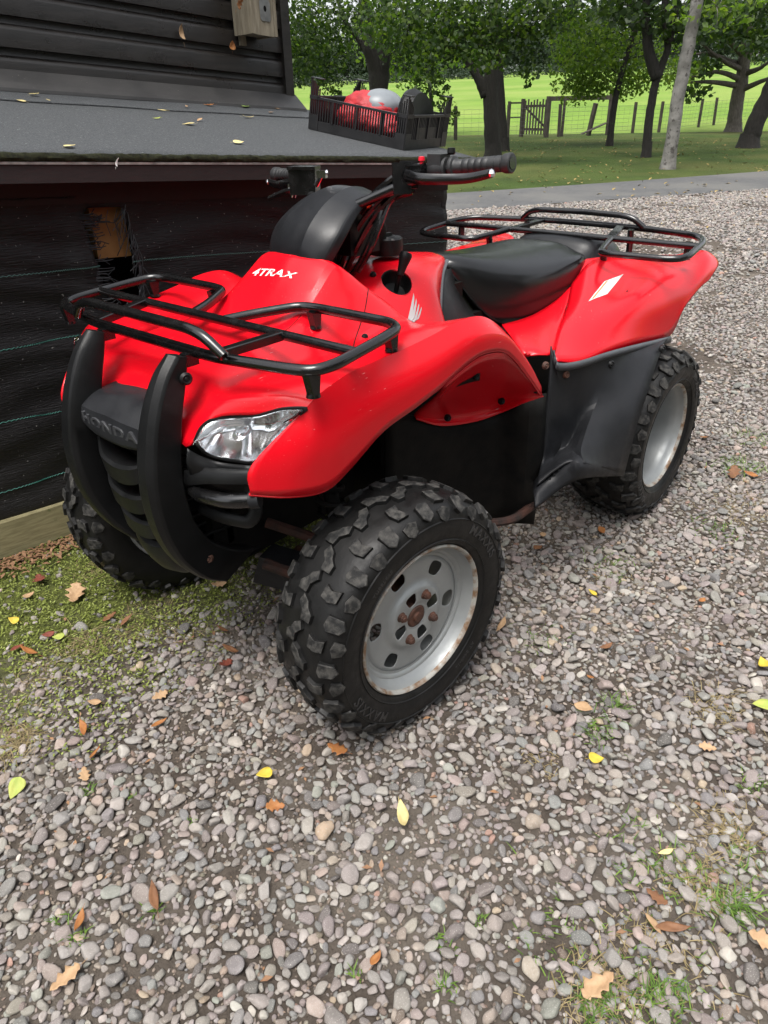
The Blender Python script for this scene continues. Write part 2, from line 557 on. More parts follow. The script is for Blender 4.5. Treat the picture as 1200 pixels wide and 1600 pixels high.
def vnoise(x, y, f, seed):
    """smooth value noise in plan"""
    g = np.random.default_rng(seed).random((64, 64))
    X_, Y_ = x * f, y * f
    xi, yi = np.floor(X_).astype(int), np.floor(Y_).astype(int)
    fx, fy = X_ - xi, Y_ - yi
    fx, fy = fx * fx * (3 - 2 * fx), fy * fy * (3 - 2 * fy)
    G = lambda i, j: g[i % 64, j % 64]
    return (G(xi, yi) * (1 - fx) + G(xi + 1, yi) * fx) * (1 - fy) + (G(xi, yi + 1) * (1 - fx) + G(xi + 1, yi + 1) * fx) * fy

def in_gravel(x, y):
    s = (x - SX) * UX + (y - SY) * UY
    d = (x - SX) * VX + (y - SY) * VY
    side = (x - pn0.x) * (-pd.y) + (y - pn0.y) * pd.x     # > 0 on the camera's side of the path edge
    if ((CAM.x - pn0.x) * (-pd.y) + (CAM.y - pn0.y) * pd.x) < 0: side = -side
    return (side > .03) & ~((d > -.03) & (s < 2.1))
def moss_amount(x, y):
    s = (x - SX) * UX + (y - SY) * UY
    e = -((x - SX) * VX + (y - SY) * VY)
    n = vnoise(x, y, 7, 3) * .5 + vnoise(x, y, 19, 4) * .3
    return np.clip((.98 - e + (n - .4) * .55) / .40, 0, 1) * (s < 1.6)

hx, hy = CAM.x, CAM.y
def view_ok(x, y, rmin, rmax, margin):
    dx, dy = x - hx, y - hy
    r = np.hypot(dx, dy)
    fw = (dx * fwd.x + dy * fwd.y) / math.hypot(fwd.x, fwd.y)
    sd = (dx * -rgt.x + dy * -rgt.y)
    return (r >= rmin) & (r < rmax) & (fw > .25) & (np.abs(sd) < fw * .78 + margin)

pts = []                                         # x, y, diameter, layer
N0 = 260000
cx = rng.uniform(hx - 3.9, hx + .9, N0); cy = rng.uniform(hy - 3.9, hy + .9, N0)
cdm = np.clip(np.exp(rng.normal(math.log(.0122), .38, N0)), .0058, .037)
ok = view_ok(cx, cy, 0, 3.6, .9) & in_gravel(cx, cy)
ms = moss_amount(cx, cy)
bare = vnoise(cx, cy, 3.1, 11) * .55 + vnoise(cx, cy, 9, 12) * .45
ok &= (rng.random(N0) > ms * .93) & (rng.random(N0) > np.clip((bare - .62) * 5, 0, .6))
cx, cy, cdm = cx[ok], cy[ok], cdm[ok]
order = np.argsort(-cdm)
CELL = .05
gridd = {}
for i in order:
    x, y, dm = cx[i], cy[i], cdm[i]
    gx_, gy_ = int(x // CELL), int(y // CELL)
    good = True
    for ax_ in (gx_ - 1, gx_, gx_ + 1):
        for ay_ in (gy_ - 1, gy_, gy_ + 1):
            for (x2, y2, d2) in gridd.get((ax_, ay_), ()):
                if (x - x2) ** 2 + (y - y2) ** 2 < (.375 * (dm + d2)) ** 2:
                    good = False; break
            if not good: break
        if not good: break
    if good:
        gridd.setdefault((gx_, gy_), []).append((x, y, dm))
        pts.append((x, y, dm, 0))
# grit between the stones
N1 = 110000
ex = rng.uniform(hx - 3.9, hx + .9, N1); ey = rng.uniform(hy - 3.9, hy + .9, N1)
ok = view_ok(ex, ey, 0, 3.4, .3) & in_gravel(ex, ey) & (rng.random(N1) > moss_amount(ex, ey))
# a lower layer, half buried, that fills the gaps
N2 = 34000
ux_ = rng.uniform(hx - 3.9, hx + .9, N2); uy_ = rng.uniform(hy - 3.9, hy + .9, N2)
ok2 = view_ok(ux_, uy_, 0, 3.6, .4) & in_gravel(ux_, uy_) & (rng.random(N2) > moss_amount(ux_, uy_))
pts += [(x, y, dm, 2) for x, y, dm in zip(ux_[ok2], uy_[ok2], np.clip(np.exp(rng.normal(math.log(.0120), .3, ok2.sum())), .006, .024))]
pts += [(x, y, dm, 1) for x, y, dm in zip(ex[ok], ey[ok], np.exp(rng.normal(math.log(.0055), .38, ok.sum())))]
for rmin, rmax, sp__, dmed in ((3.6, 6.5, .0205, .0185), (6.5, 15.5, .034, .029)):
    a_ = np.arange(-rmax - 1, rmax + 1, sp__)
    gx_, gy_ = np.meshgrid(a_, a_)
    fx_ = hx + gx_.ravel() + rng.uniform(-.5, .5, gx_.size) * sp__; fy_ = hy + gy_.ravel() + rng.uniform(-.5, .5, gx_.size) * sp__
    bare = vnoise(fx_, fy_, 2.1, 11) * .55 + vnoise(fx_, fy_, 7, 12) * .45
    ok = view_ok(fx_, fy_, rmin, rmax, 1.4) & in_gravel(fx_, fy_) & (rng.random(fx_.size) > np.clip((bare - .60) * 6, 0, .8)) & (rng.random(fx_.size) > .12)
    pts += [(x, y, dm, 0) for x, y, dm in zip(fx_[ok], fy_[ok], np.clip(np.exp(rng.normal(math.log(dmed), .28, ok.sum())), .012, .07))]
P4 = np.array(pts)
NPT = len(P4)
gz = np.array([ground_z(x, y) for x, y in P4[:, :2]])
rad_ = P4[:, 2] * .5
scl = np.stack([rad_ * rng.uniform(1.05, 1.32, NPT), rad_ * rng.uniform(1.0, 1.25, NPT), rad_ * rng.uniform(.9, 1.3, NPT)], 1)
zz = gz + .006 + rad_ * rng.uniform(.10, .55, NPT)
rot = np.stack([rng.normal(0, .28, NPT), rng.normal(0, .28, NPT), rng.uniform(0, 2 * PI, NPT)], 1)
zz[P4[:, 3] == 2] -= rad_[P4[:, 3] == 2] * .55
tint = TINTS[rng.choice(len(TINTS), NPT, p=TW)] * rng.uniform(.80, 1.2, (NPT, 1)) * rng.uniform(.965, 1.035, (NPT, 3))
tm_ = tint.mean(1, keepdims=True); tint = tm_ + (tint - tm_) * .80
tint *= np.array([1.03, .985, .945]); tint[P4[:, 3] == 1] *= np.array([.72, .64, .56]); tint[P4[:, 3] == 2] *= .85
me = bpy.data.meshes.new('gravel')
me.vertices.add(NPT)
me.vertices.foreach_set('co', np.stack([P4[:, 0], P4[:, 1], zz], 1).astype(np.float32).ravel())
for nm_, arr, ty in (('rot', rot, 'FLOAT_VECTOR'), ('scl', scl, 'FLOAT_VECTOR'), ('tint', tint, 'FLOAT_VECTOR')):
    a = me.attributes.new(nm_, ty, 'POINT')
    a.data.foreach_set('vector', arr.astype(np.float32).ravel())
a = me.attributes.new('idx', 'INT', 'POINT')
idx = rng.integers(0, 7, NPT)
far_ = np.hypot(P4[:, 0] - hx, P4[:, 1] - hy) > 2.6
idx[far_ | (P4[:, 3] > 0)] = rng.integers(7, 12, (far_ | (P4[:, 3] > 0)).sum())
a.data.foreach_set('value', idx.astype(np.int32))
gravel = bpy.data.objects.new('gravel', me)
COL.objects.link(gravel)
tag(gravel, kind='stuff')
ng = bpy.data.node_groups.new('scatter', 'GeometryNodeTree')
ng.interface.new_socket('Geometry', in_out='INPUT', socket_type='NodeSocketGeometry')
ng.interface.new_socket('Geometry', in_out='OUTPUT', socket_type='NodeSocketGeometry')
gi = ng.nodes.new('NodeGroupInput'); go = ng.nodes.new('NodeGroupOutput')
m2p = ng.nodes.new('GeometryNodeMeshToPoints')
iop = ng.nodes.new('GeometryNodeInstanceOnPoints'); iop.inputs['Pick Instance'].default_value = True
ci = ng.nodes.new('GeometryNodeCollectionInfo'); ci.inputs['Collection'].default_value = protos
ci.inputs['Separate Children'].default_value = True; ci.inputs['Reset Children'].default_value = True
def named(n, t):
    q = ng.nodes.new('GeometryNodeInputNamedAttribute'); q.data_type = t; q.inputs[0].default_value = n
    return next(o for o in q.outputs if o.enabled and o.name == 'Attribute')
ng.links.new(gi.outputs[0], m2p.inputs[0]); ng.links.new(m2p.outputs[0], iop.inputs['Points'])
ng.links.new(ci.outputs[0], iop.inputs['Instance'])
ng.links.new(named('idx', 'INT'), iop.inputs['Instance Index'])
ng.links.new(named('rot', 'FLOAT_VECTOR'), iop.inputs['Rotation'])
ng.links.new(named('scl', 'FLOAT_VECTOR'), iop.inputs['Scale'])
ng.links.new(iop.outputs[0], go.inputs[0])
md = gravel.modifiers.new('scatter', 'NODES'); md.node_group = ng

# ------------------------------------------------------------------ the shed
def ZT(s, h): return h * (1 - .046 * s)          # the whole shed leans downhill a little towards its far end
def W(s, d, h): return WP(s, d, ZT(s, h))
def roof_h(d): return 1.161 + (d + .12) * .175
shed = empty('garden_shed', WP(-.5, 0, 0))
tag(shed, 'dark timber shed with a felted lean-to clad in black woven fabric', 'shed')
shed_inv = -Vector(WP(-.5, 0, 0))
def SH(b, name, material, **k):
    o = b.build(name, material, shed, **k)
    o.location = shed_inv
    return o
def wbox(b, s0, s1, d0, d1, h0, h1, m=0, n=1):
    """box in shed coordinates, cut into n lengths"""
    for i in range(n):
        a0 = s0 + (s1 - s0) * i / n; a1 = s0 + (s1 - s0) * (i + 1) / n
        vs = [W(s, d, h) for h in (h0, h1) for d in (d0, d1) for s in (a0, a1)]
        b.add(vs, [(0, 2, 3, 1), (4, 5, 7, 6), (0, 1, 5, 4), (2, 6, 7, 3), (0, 4, 6, 2), (1, 3, 7, 5)], m)
    return b
board_m = mat('dark_stained_boards', (0.011, 0.0095, 0.0085), (0.020, 0.017, 0.015), 5, .34, rvar=.08, bstr=.25, bscale=40, stretch=(1.5, 1.5, 14), specks=((.14, .13, .12), 60, .70), spec=.55)
felt_m = mat('green_grey_roof_felt', (0.070, 0.075, 0.080), (0.028, 0.031, 0.034), 190, .85, bstr=1.0, bscale=240, specks=((.26, .27, .27), 140, .62), lo=.35, hi=.65)
fascia_m = mat('maroon_stained_timber', (0.015, 0.008, 0.0075), (0.009, 0.0055, 0.005), 12, .6, bstr=.3, bscale=60, stretch=(2, 2, 12), specks=((.13, .11, .10), 55, .70))
beam_m = mat('dark_red_beam', (0.014, 0.0045, 0.0045), (0.010, 0.004, 0.004), 10, .7, bstr=.2)
pale_m = mat('weathered_capping', (0.30, 0.28, 0.26), (0.16, 0.15, 0.14), 40, .8, bstr=.4)
timber_m = mat('tanalised_timber', (0.28, 0.25, 0.135), (0.19, 0.165, 0.085), 9, .7, bstr=.3, bscale=50, stretch=(2, 2, 16), specks=((.12, .13, .05), 20, .62))
post_m = mat('orange_timber', (0.42, 0.22, 0.075), (0.33, 0.16, 0.05), 14, .7, bstr=.2)
for k in range(14):
    h0 = 1.398 + .104 * k; h1 = h0 + .104
    prof = [(1.030, h0), (1.000, h0), (1.000, h0 + .056), (1.0018, h0 + .062), (1.0055, h0 + .068), (1.0115, h0 + .0735), (1.0175, h0 + .078), (1.0205, h0 + .086), (1.021, h0 + .1035), (1.030, h0 + .1035)]
    b_ = MB(); vs = []
    ss = np.linspace(-3, 1.905, 14)
    for s in ss:
        for d, h in prof: vs.append(W(s, d + .0012 * math.sin(s * 3 + k * 2.1), h))
    n_ = len(prof); fs = []
    for i in range(len(ss) - 1):
        for j in range(n_):
            fs.append((i * n_ + j, i * n_ + (j + 1) % n_, (i + 1) * n_ + (j + 1) % n_, (i + 1) * n_ + j))
    fs += [tuple(range(n_)), tuple(range((len(ss) - 1) * n_, len(ss) * n_))]
    b_.add(vs, fs)
    SH(b_, 'board', board_m, angle=25)
SH(wbox(MB(), 1.900, 1.945, .982, 1.04, 1.36, 2.86), 'corner_trim', board_m, smooth=False)
for k in range(14):
    h0 = 1.398 + .104 * k
    SH(wbox(MB(), 1.915, 1.940, 1.041, 3.4, h0, h0 + .098), 'board', board_m, smooth=False)
SH(wbox(MB(), -3, 1.91, 1.032, 3.4, .0, 2.85), 'inner_wall', beam_m, smooth=False)
rf_ = MB(); vs = [W(s, d, h) for s in (-3.2, 2.15) for d, h in ((.75, 2.80), (.75, 2.86), (2.2, 3.45), (3.65, 2.86), (3.65, 2.80), (2.2, 3.38))]
rf_.add(vs, [(0, 1, 7, 6), (1, 2, 8, 7), (2, 3, 9, 8), (3, 4, 10, 9), (4, 5, 11, 10), (5, 0, 6, 11), (0, 5, 2, 1), (5, 4, 3, 2), (6, 7, 8, 11), (11, 8, 9, 10)])
SH(rf_, 'roof', felt_m, smooth=False)
gb = MB(); gb.add([W(1.93, d, h) for d, h in ((1.03, 2.84), (3.4, 2.84), (2.2, 3.37))] + [W(1.90, d, h) for d, h in ((1.03, 2.84), (3.4, 2.84), (2.2, 3.37))], [(0, 1, 2), (5, 4, 3), (0, 3, 4, 1), (1, 4, 5, 2), (2, 5, 3, 0)])
SH(gb, 'gable_panel', board_m, smooth=False)
fl = MB(); vs = [W(s, d, h) for s in (-3, 1.955) for d, h in ((1.0, 1.428), (.990, 1.428), (.905, roof_h(.905) + .022), (.903, roof_h(.903) + .010), (1.0, roof_h(1.0) + .012))]
fl.add(vs, [(0, 1, 6, 5), (1, 2, 7, 6), (2, 3, 8, 7), (3, 4, 9, 8), (0, 4, 3, 2, 1), (5, 6, 7, 8, 9)])
flash_m = mat('dusty_flashing', (0.030, 0.029, 0.029), (0.050, 0.048, 0.047), 8, .5, bstr=.2, specks=((.20, .18, .16), 60, .66))
SH(fl, 'flashing_board', flash_m, smooth=False)
# lean-to roof: a deck and two felt sheets, the upper lapping the lower
def felt(name, d0, d1, lift, s1=2.03):
    b_ = MB(); vs, fs = [], []
    ss = np.linspace(-3, s1, 60); ds = np.linspace(d0, d1, 12)
    for s in ss:
        for d in ds:
            vs.append(W(s, d, roof_h(d) + lift + .0012 * math.sin(s * 5.1 + d * 7) + .001 * math.sin(s * 13 + d * 3)))
    for i in range(len(ss) - 1):
        for j in range(len(ds) - 1):
            k = i * 12 + j; fs.append((k, k + 12, k + 13, k + 1))
    b_.add(vs, fs)
    o = SH(b_, name, felt_m, angle=None)
    if o.data.polygons[0].normal.z < 0: o.data.flip_normals()
    so = o.modifiers.new('thickness', 'SOLIDIFY'); so.thickness = .004; so.offset = -1
    return o
felt('roof_felt', -.135, .725, .0045)
felt('roof_felt', .70, 1.0, .0095)
dk_ = MB(); vs = [W(s, d, roof_h(d) - e) for s in (-3, 2.02) for d, e in ((-.12, 0.001), (1.0, 0.001), (1.0, .018), (-.12, .018))]
dk_.add(vs, [(0, 1, 5, 4), (1, 2, 6, 5), (2, 3, 7, 6), (3, 0, 4, 7), (0, 3, 2, 1), (4, 5, 6, 7)])
SH(dk_, 'roof_deck', board_m, smooth=False)
moss_m, nt, b = ground_mat('dark_moss', (0.030, 0.033, 0.014), (0.010, 0.011, 0.007), 90, bstr=1, bscale=300, bdist=.006)
# mossy roll along the eaves
mo = MB(); vs, fs = [], []
ss = np.linspace(-3, 2.03, 420)
for s in ss:
    for k in range(7):
        a = -PI * .25 + PI * 1.15 * k / 6
        r_ = .0095 + .0045 * rng.random()
        vs.append(W(s, -.136 - r_ * math.sin(a) * .8, roof_h(-.135) - .004 + r_ * math.cos(a) * .95))
for i in range(len(ss) - 1):
    for k in range(6): fs.append((i * 7 + k, i * 7 + k + 1, (i + 1) * 7 + k + 1, (i + 1) * 7 + k))
mo.add(vs, fs); SH(mo, 'moss_edge', moss_m)
SH(wbox(MB(), -3, 2.02, -.142, -.118, 1.138, 1.144, n=8), 'fascia_capping', pale_m, smooth=False)
SH(wbox(MB(), -3, 2.02, -.138, -.118, 1.093, 1.1375, n=8), 'fascia_board', fascia_m, smooth=False)
SH(wbox(MB(), -3, 2.02, -.117, .0, 1.100, 1.105, n=4), 'soffit', beam_m, smooth=False)
SH(wbox(MB(), -3, 1.985, -.012, .045, 1.030, 1.099, n=4), 'wall_plate', beam_m, smooth=False)
# woven fabric with a torn hole
fab_m, nt, b = new_mat('black_woven_fabric')
b.inputs['Roughness'].default_value = .5
b.inputs['Specular IOR Level'].default_value = .32
tc = nt.nodes.new('ShaderNodeTexCoord')
mp = nt.nodes.new('ShaderNodeMapping'); mp.inputs['Scale'].default_value = (26, 26, 260)
nt.links.new(tc.outputs['Object'], mp.inputs[0])
n1 = nt.nodes.new('ShaderNodeTexNoise'); n1.inputs['Scale'].default_value = 1; n1.inputs['Detail'].default_value = 5
nt.links.new(mp.outputs[0], n1.inputs['Vector'])
f_, _ = noise_fac(nt, 3.5, lo=.35, hi=.65)
f9, _ = noise_fac(nt, 110, detail=4, lo=.685, hi=.72)
nt.links.new(mixc(nt, f9, mixc(nt, f_, (0.0075, 0.0065, 0.007), (0.013, 0.012, 0.0125)), (.22, .21, .20)), b.inputs['Base Color'])
bump(nt, b, n1.outputs[0], .8, .004)
hole = [(.482, .985), (.500, 1.02), (.60, 1.02), (.607, .93), (.618, .85), (.612, .74), (.585, .66), (.535, .60), (.512, .68), (.505, .78), (.492, .86), (.486, .93)]
def inside(s, h):
    c = False
    for i in range(len(hole)):
        (x1, y1), (x2, y2) = hole[i], hole[i - 1]
        if (y1 > h) != (y2 > h) and s < (x2 - x1) * (h - y1) / (y2 - y1) + x1: c = not c
    return c
def fab_d(s, h):
    w = .0035 * math.sin(h * 26 + 1.6 * math.sin(s * 4.2)) + .003 * math.sin(h * 61 + 2.4 * math.sin(s * 7 + h * 5)) + .004 * math.sin(s * 5.5 + h * 9)
    edge = math.exp(-((s - .55) / .13) ** 2 - ((h - .84) / .2) ** 2)
    return -.006 + w - .012 * edge * math.sin(s * 45)
S_ = np.concatenate([np.linspace(-3, .3, 80), np.linspace(.312, .8, 62), np.linspace(.82, 1.99, 50)]); H_ = np.linspace(.128, 1.05, 110)
vs = [W(s, fab_d(s, h), h) for s in S_ for h in H_]
fs = []
for i in range(len(S_) - 1):
    for j in range(len(H_) - 1):
        if not inside((S_[i] + S_[i + 1]) / 2, (H_[j] + H_[j + 1]) / 2):
            k = i * 110 + j; fs.append((k, k + 1, k + 111, k + 110))
b_ = MB(); b_.add(vs, fs)
fabric = SH(b_, 'woven_fabric', fab_m, angle=None)
so = fabric.modifiers.new('thickness', 'SOLIDIFY'); so.thickness = .0012
# frayed threads round the hole
fr_m = mat('frayed_fibres', (0.045, 0.045, 0.05), (0.022, 0.022, 0.025), 30, .45)
fz_ = MB()
for k in range(150):
    i = rng.integers(0, len(hole)); t = rng.random()
    a, c = hole[i], hole[i - 1]
    s0, h0 = a[0] + (c[0] - a[0]) * t, a[1] + (c[1] - a[1]) * t
    if h0 > 1.0: h0 -= .04
    sg = 1 if s0 < .545 else -1
    L = rng.uniform(.02, .07)
    if sg > 0:
        p = [(s0 - .02, -.010, h0), (s0 + L * .4, -.012 - rng.random() * .01, h0 + rng.normal(0, .004)), (s0 + L * .8, -.012, h0 + rng.normal(0, .010))]
    else:
        p = [(s0 + .012, -.012, h0 + .03), (s0 + rng.normal(0, .010), -.016 - rng.random() * .012, h0), (s0 + rng.normal(0, .016), -.014, h0 - L * 1.3)]
    fz_.tube([W(*q) for q in p],   .0014, 4)
o = SH(fz_, 'frayed_fibres', fr_m); o['kind'] = 'stuff'
teal_m = mat('teal_marker_thread', (0.04, 0.20, 0.16), (0.03, 0.145, 0.115), 30, .6)
grey_teal = mat('dusty_marker_thread', (0.10, 0.19, 0.17), (0.07, 0.14, 0.125), 30, .6)
for line, mm in (([(-3, .226), (-1, .222), (.05, .2165), (.27, .2225), (1.0, .225), (1.985, .22)], teal_m), ([(-3, .45), (-.8, .442), (.11, .436), (.30, .430), (.9, .43), (1.985, .425)], teal_m), ([(-3, .66), (-.6, .655), (.168, .647), (.375, .652), (.9, .64), (1.985, .63)], teal_m),
               ([(-3, .86), (-.5, .856), (.22, .848), (.46, .851), (.50, .852)], grey_teal), ([(.60, .857), (.85, .852), (1.13, .842), (1.985, .81)], grey_teal)):
    q = spline(np.array(line), 60)
    zz_ = []
    for i, (s, h) in enumerate(q):
        zz_.append(W(s, fab_d(s, h) - .0022, h + (.0016 if i % 2 else -.0016)))
    SH(MB().tube(zz_, .0013, 4), 'marker_thread', mm)
SH(wbox(MB(), -3, 1.985, -.030, .0, .012, .128, n=6), 'base_timber', timber_m, smooth=False)
SH(wbox(MB(), -3, 1.985, -.026, .0, .0, .0118, n=6), 'base_gap_strip', beam_m, smooth=False)
SH(wbox(MB(), .520, .625, .04, .10, .865, 1.02), 'timber_block', post_m, smooth=False)
SH(wbox(MB(), -3, 1.985, .30, .32, .0, 1.08, n=2), 'dark_hole_backing', beam_m, smooth=False)  # wall added behind the torn hole so that it looks dark inside
SH(wbox(MB(), 1.965, 1.985, .0, 1.03, .0, 1.0), 'end_wall', fab_m, smooth=False)

# bird box on the wall
nb = empty('bird_box', W(1.72, .99, 1.64))
tag(nb, 'weathered wooden bird box with metal entrance plate on the shed wall', 'bird box')
bw_m = mat('weathered_box_wood', (0.23, 0.20, 0.145), (0.135, 0.115, 0.08), 7, .85, bstr=.4, bscale=30, stretch=(10, 10, 1.5), specks=((.09, .10, .05), 26, .63))
plate_m = mat('dull_metal_plate', (0.22, 0.225, 0.22), (0.15, 0.155, 0.15), 30, .5, metal=.6)
inv = -Vector(nb.location)
def BX(b_, name, m_, **k):
    o = b_.build(name, m_, nb, **k); o.location = inv; return o
bs0, bs1, bd0, bh0, bh1 = 1.655, 1.780, .840, 1.648, 1.900
BX(wbox(MB(), bs0, bs0 + .014, bd0, .992, bh0, bh1), 'side_board', bw_m, smooth=False)
BX(wbox(MB(), bs1 - .014, bs1, bd0, .992, bh0, bh1), 'side_board', bw_m, smooth=False)
BX(wbox(MB(), bs0 + .015, bs1 - .015, bd0 + .002, bd0 + .016, bh0 - .002, bh1), 'front_board', bw_m, smooth=False)
BX(wbox(MB(), bs0 + .015, bs1 - .015, bd0 + .017, .980, bh0 + .006, bh0 + .018), 'floor_board', bw_m, smooth=False)
BX(wbox(MB(), bs0 - .01, bs1 + .01, bd0 - .02, .995, bh1, bh1 + .016), 'lid', bw_m, smooth=False)
BX(wbox(MB(), bs0 + .02, bs0 + .05, .981, .996, bh0 - .035, bh1 + .06), 'backing_board', bw_m, smooth=False)
pc = ((bs0 + bs1) / 2 + .006, bh0 + .096)
pl_ = MB(); n_ = 20; vs = []
for k in range(n_):
    a = 2 * PI * k / n_; c, s = math.cos(a), math.sin(a); m__ = max(abs(c), abs(s))
    vs.append(W(pc[0] + .026 * c / m__, bd0 - .0005, pc[1] + .042 * s / m__)); vs.append(W(pc[0] + .0075 * c, bd0 - .0012, pc[1] + .006 + .012 * s))
pl_.add(vs, [(2 * k, 2 * k + 1, (2 * k + 3) % (2 * n_), (2 * k + 2) % (2 * n_)) for k in range(n_)])
BX(pl_, 'entrance_plate', plate_m, smooth=False)
eh = MB(); eh.add([W(pc[0] + .0078 * math.cos(2 * PI * k / 20), bd0 + .0008, pc[1] + .006 + .0123 * math.sin(2 * PI * k / 20)) for k in range(20)], [tuple(range(20))])
BX(eh, 'entrance_shade', M['dark'], smooth=False)  # flat dark disc painting the shade inside the entrance

# ------------------------------------------------------------------ crate on the lean-to roof and what lies in it
A_, B_, C_ = [Vector(W(q_[0], q_[1], roof_h(q_[1]) + .0055)) for q_ in ((1.7444,-0.0045), (1.6094,0.4180), (2.0891,0.0609))]
lx, ly = (B_ - A_), (C_ - A_)
Lc, Wc = lx.length, ly.length
lx = lx.normalized(); nz_ = lx.cross(ly).normalized()
if nz_.z < 0: nz_ = -nz_
ly = (ly - lx * ly.dot(lx)).normalized()
crate_m = mat('black_crate_plastic', (0.010, 0.010, 0.011), (0.018, 0.018, 0.019), 20, .38, rvar=.06, specks=((.12, .12, .11), 70, .70))
crate = empty('plastic_crate', A_)
tag(crate, 'black slatted plastic crate standing on the felt roof of the lean-to', 'crate')
def cpt(a, b_, h): return A_ + lx * a + ly * b_ + nz_ * h
def cbox(m, a0, a1, b0, b1, h0, h1):
    vs = [cpt(a, b_, h) for h in (h0, h1) for b_ in (b0, b1) for a in (a0, a1)]
    return m.add(vs, [(0, 2, 3, 1), (4, 5, 7, 6), (0, 1, 5, 4), (2, 6, 7, 3), (0, 4, 6, 2), (1, 3, 7, 5)])
def CB(m, name):
    o = m.build(name, crate_m, crate, smooth=False); o.location = -A_; return o
HC, HP_ = .118, .178
CB(cbox(MB(), .008, Lc - .008, .008, Wc - .008, .0, .006), 'crate_floor')
def side(along_a, at, length, name):
    """a slatted wall: bottom band, top rail, mid ribs and thin slats"""
    m = MB()
    def bb(p0, p1, h0, h1, t0=0, t1=.008):
        if along_a: cbox(m, p0, p1, at + t0, at + t1, h0, h1)
        else: cbox(m, at + t0, at + t1, p0, p1, h0, h1)
    bb(.035, length - .035, .0, .034); bb(.035, length - .035, HC - .008, HC, -.003, .010)
    for k in range(1, 4): bb(length * k / 4 - .004, length * k / 4 + .004, .034, HC - .008, -.003, .009)
    CB(m, name)
    m2 = MB()
    nsl = int(length / .0145)
    for k in range(nsl):
        p = .04 + (length - .08) * k / (nsl - 1)
        if along_a: cbox(m2, p - .0022, p + .0022, at + .001, at + .006, .034, HC - .008)
        else: cbox(m2, at + .001, at + .006, p - .0022, p + .0022, .074 if .12 < p < length - .12 else .034, HC - .008)
    o = CB(m2, 'slat_row'); o['kind'] = 'stuff'
side(True, 0, Lc, 'long_side'); side(True, Wc - .008, Lc, 'long_side')
side(False, 0, Wc, 'end_panel'); side(False, Lc - .008, Wc, 'end_panel')
for e in (0, Lc - .008):
    m = MB(); cbox(m, e + .0015, e + .006, .10, Wc - .10, .034, .074); CB(m, 'handle_panel')
for ca in (0, 1):
    for cb_ in (0, 1):
        m = MB()
        a0 = 0 if not ca else Lc - .045; b0 = 0 if not cb_ else Wc - .045
        ea = a0 - .002 if not ca else a0 + .039; eb = b0 - .002 if not cb_ else b0 + .039
        # an angle post with a tapered head, ribbed
        for (p, q) in (((ea, b0), (ea + .008, b0 + .045)), ((a0, eb), (a0 + .045, eb + .008))):
            cbox(m, p[0], q[0], p[1], q[1], 0, .055)
            wd = (q[0] - p[0]) > .02
            for k in range(5):
                if wd: cbox(m, p[0] + .0095 * k, p[0] + .0095 * k + .004, p[1] + .001, q[1] - .001, .055, HP_ - (.03 * abs(k - (0 if not ca else 4)) / 4))
                else: cbox(m, p[0] + .001, q[0] - .001, p[1] + .0095 * k, p[1] + .0095 * k + .004, .055, HP_ - (.03 * abs(k - (0 if not cb_ else 4)) / 4))
            cbox(m, p[0] - .001, q[0] + .001, p[1] - .001, q[1] + .001, HC - .01, HC + .003)
        cap_a = (ea - .001, ea + .009); 
        cbox(m, min(a0, ea) - .0015, max(a0 + .030, ea + .008), min(b0, eb) - .0015, max(b0 + .030, eb + .008), HP_, HP_ + .004)
        CB(m, 'corner_post')
# the red and grey bundle: a padded dome over crumpled cloth
bun = empty('padded_bundle', cpt(Lc * .55, Wc * .5, .01))
tag(bun, 'crumpled red cloth bundle with a smooth grey domed top inside the crate', 'bundle')
red_cloth = mat('red_cloth', (0.42, 0.022, 0.028), (0.28, 0.014, 0.02), 30, .6, bstr=.3, bscale=200)
grey_pad = mat('grey_padding', (0.20, 0.22, 0.235), (0.16, 0.175, 0.19), 14, .4)
def blob(c, r3, seed, amp, n=3, cutz=None):
    bm = bmesh.new(); bmesh.ops.create_icosphere(bm, subdivisions=4, radius=1)
    g = np.random.default_rng(seed); K = g.normal(size=(7, 3)) * (3.2 if amp < .1 else 5.5); ph = g.uniform(0, 6, 7)
    vs = []
    for v in bm.verts:
        q = np.array(v.co); s = 1 + amp * sum(abs(math.sin(K[i] @ q + ph[i])) for i in range(7)) / 7 - amp * .5
        p = q * s * np.array(r3)
        vs.append(Vector(c) + lx * p[0] + ly * p[1] + nz_ * p[2])
    fs = [tuple(v.index for v in f.verts) for f in bm.faces]; bm.free()
    return vs, fs
def BU(vs, fs, name, m_):
    o = mk(name, vs, fs, m_, bun, angle=None); o.location = -Vector(bun.location); return o
BU(*blob(cpt(Lc * .60, Wc * .42, .062), (.125, .105, .062), 3, .42), 'red_cloth', red_cloth)
BU(*blob(cpt(Lc * .36, Wc * .40, .052), (.10, .10, .050), 5, .45), 'red_cloth', red_cloth)
BU(*blob(cpt(Lc * .60, Wc * .50, .100), (.115, .092, .058), 8, .34), 'red_cloth', red_cloth)
BU(*blob(cpt(Lc * .52, Wc * .56, .112), (.088, .100, .062), 9, .03), 'grey_dome', grey_pad)
pp = [cpt(Lc * .52 + .084 * math.cos(a), Wc * .56 + .096 * math.sin(a), .102 + .03 * math.cos(a * 1.0)) for a in np.linspace(0, 2 * PI, 40)]
o = MB().tube(pp, .0045, 6).build('edge_binding', M['black'], bun); o.location = -Vector(bun.location)
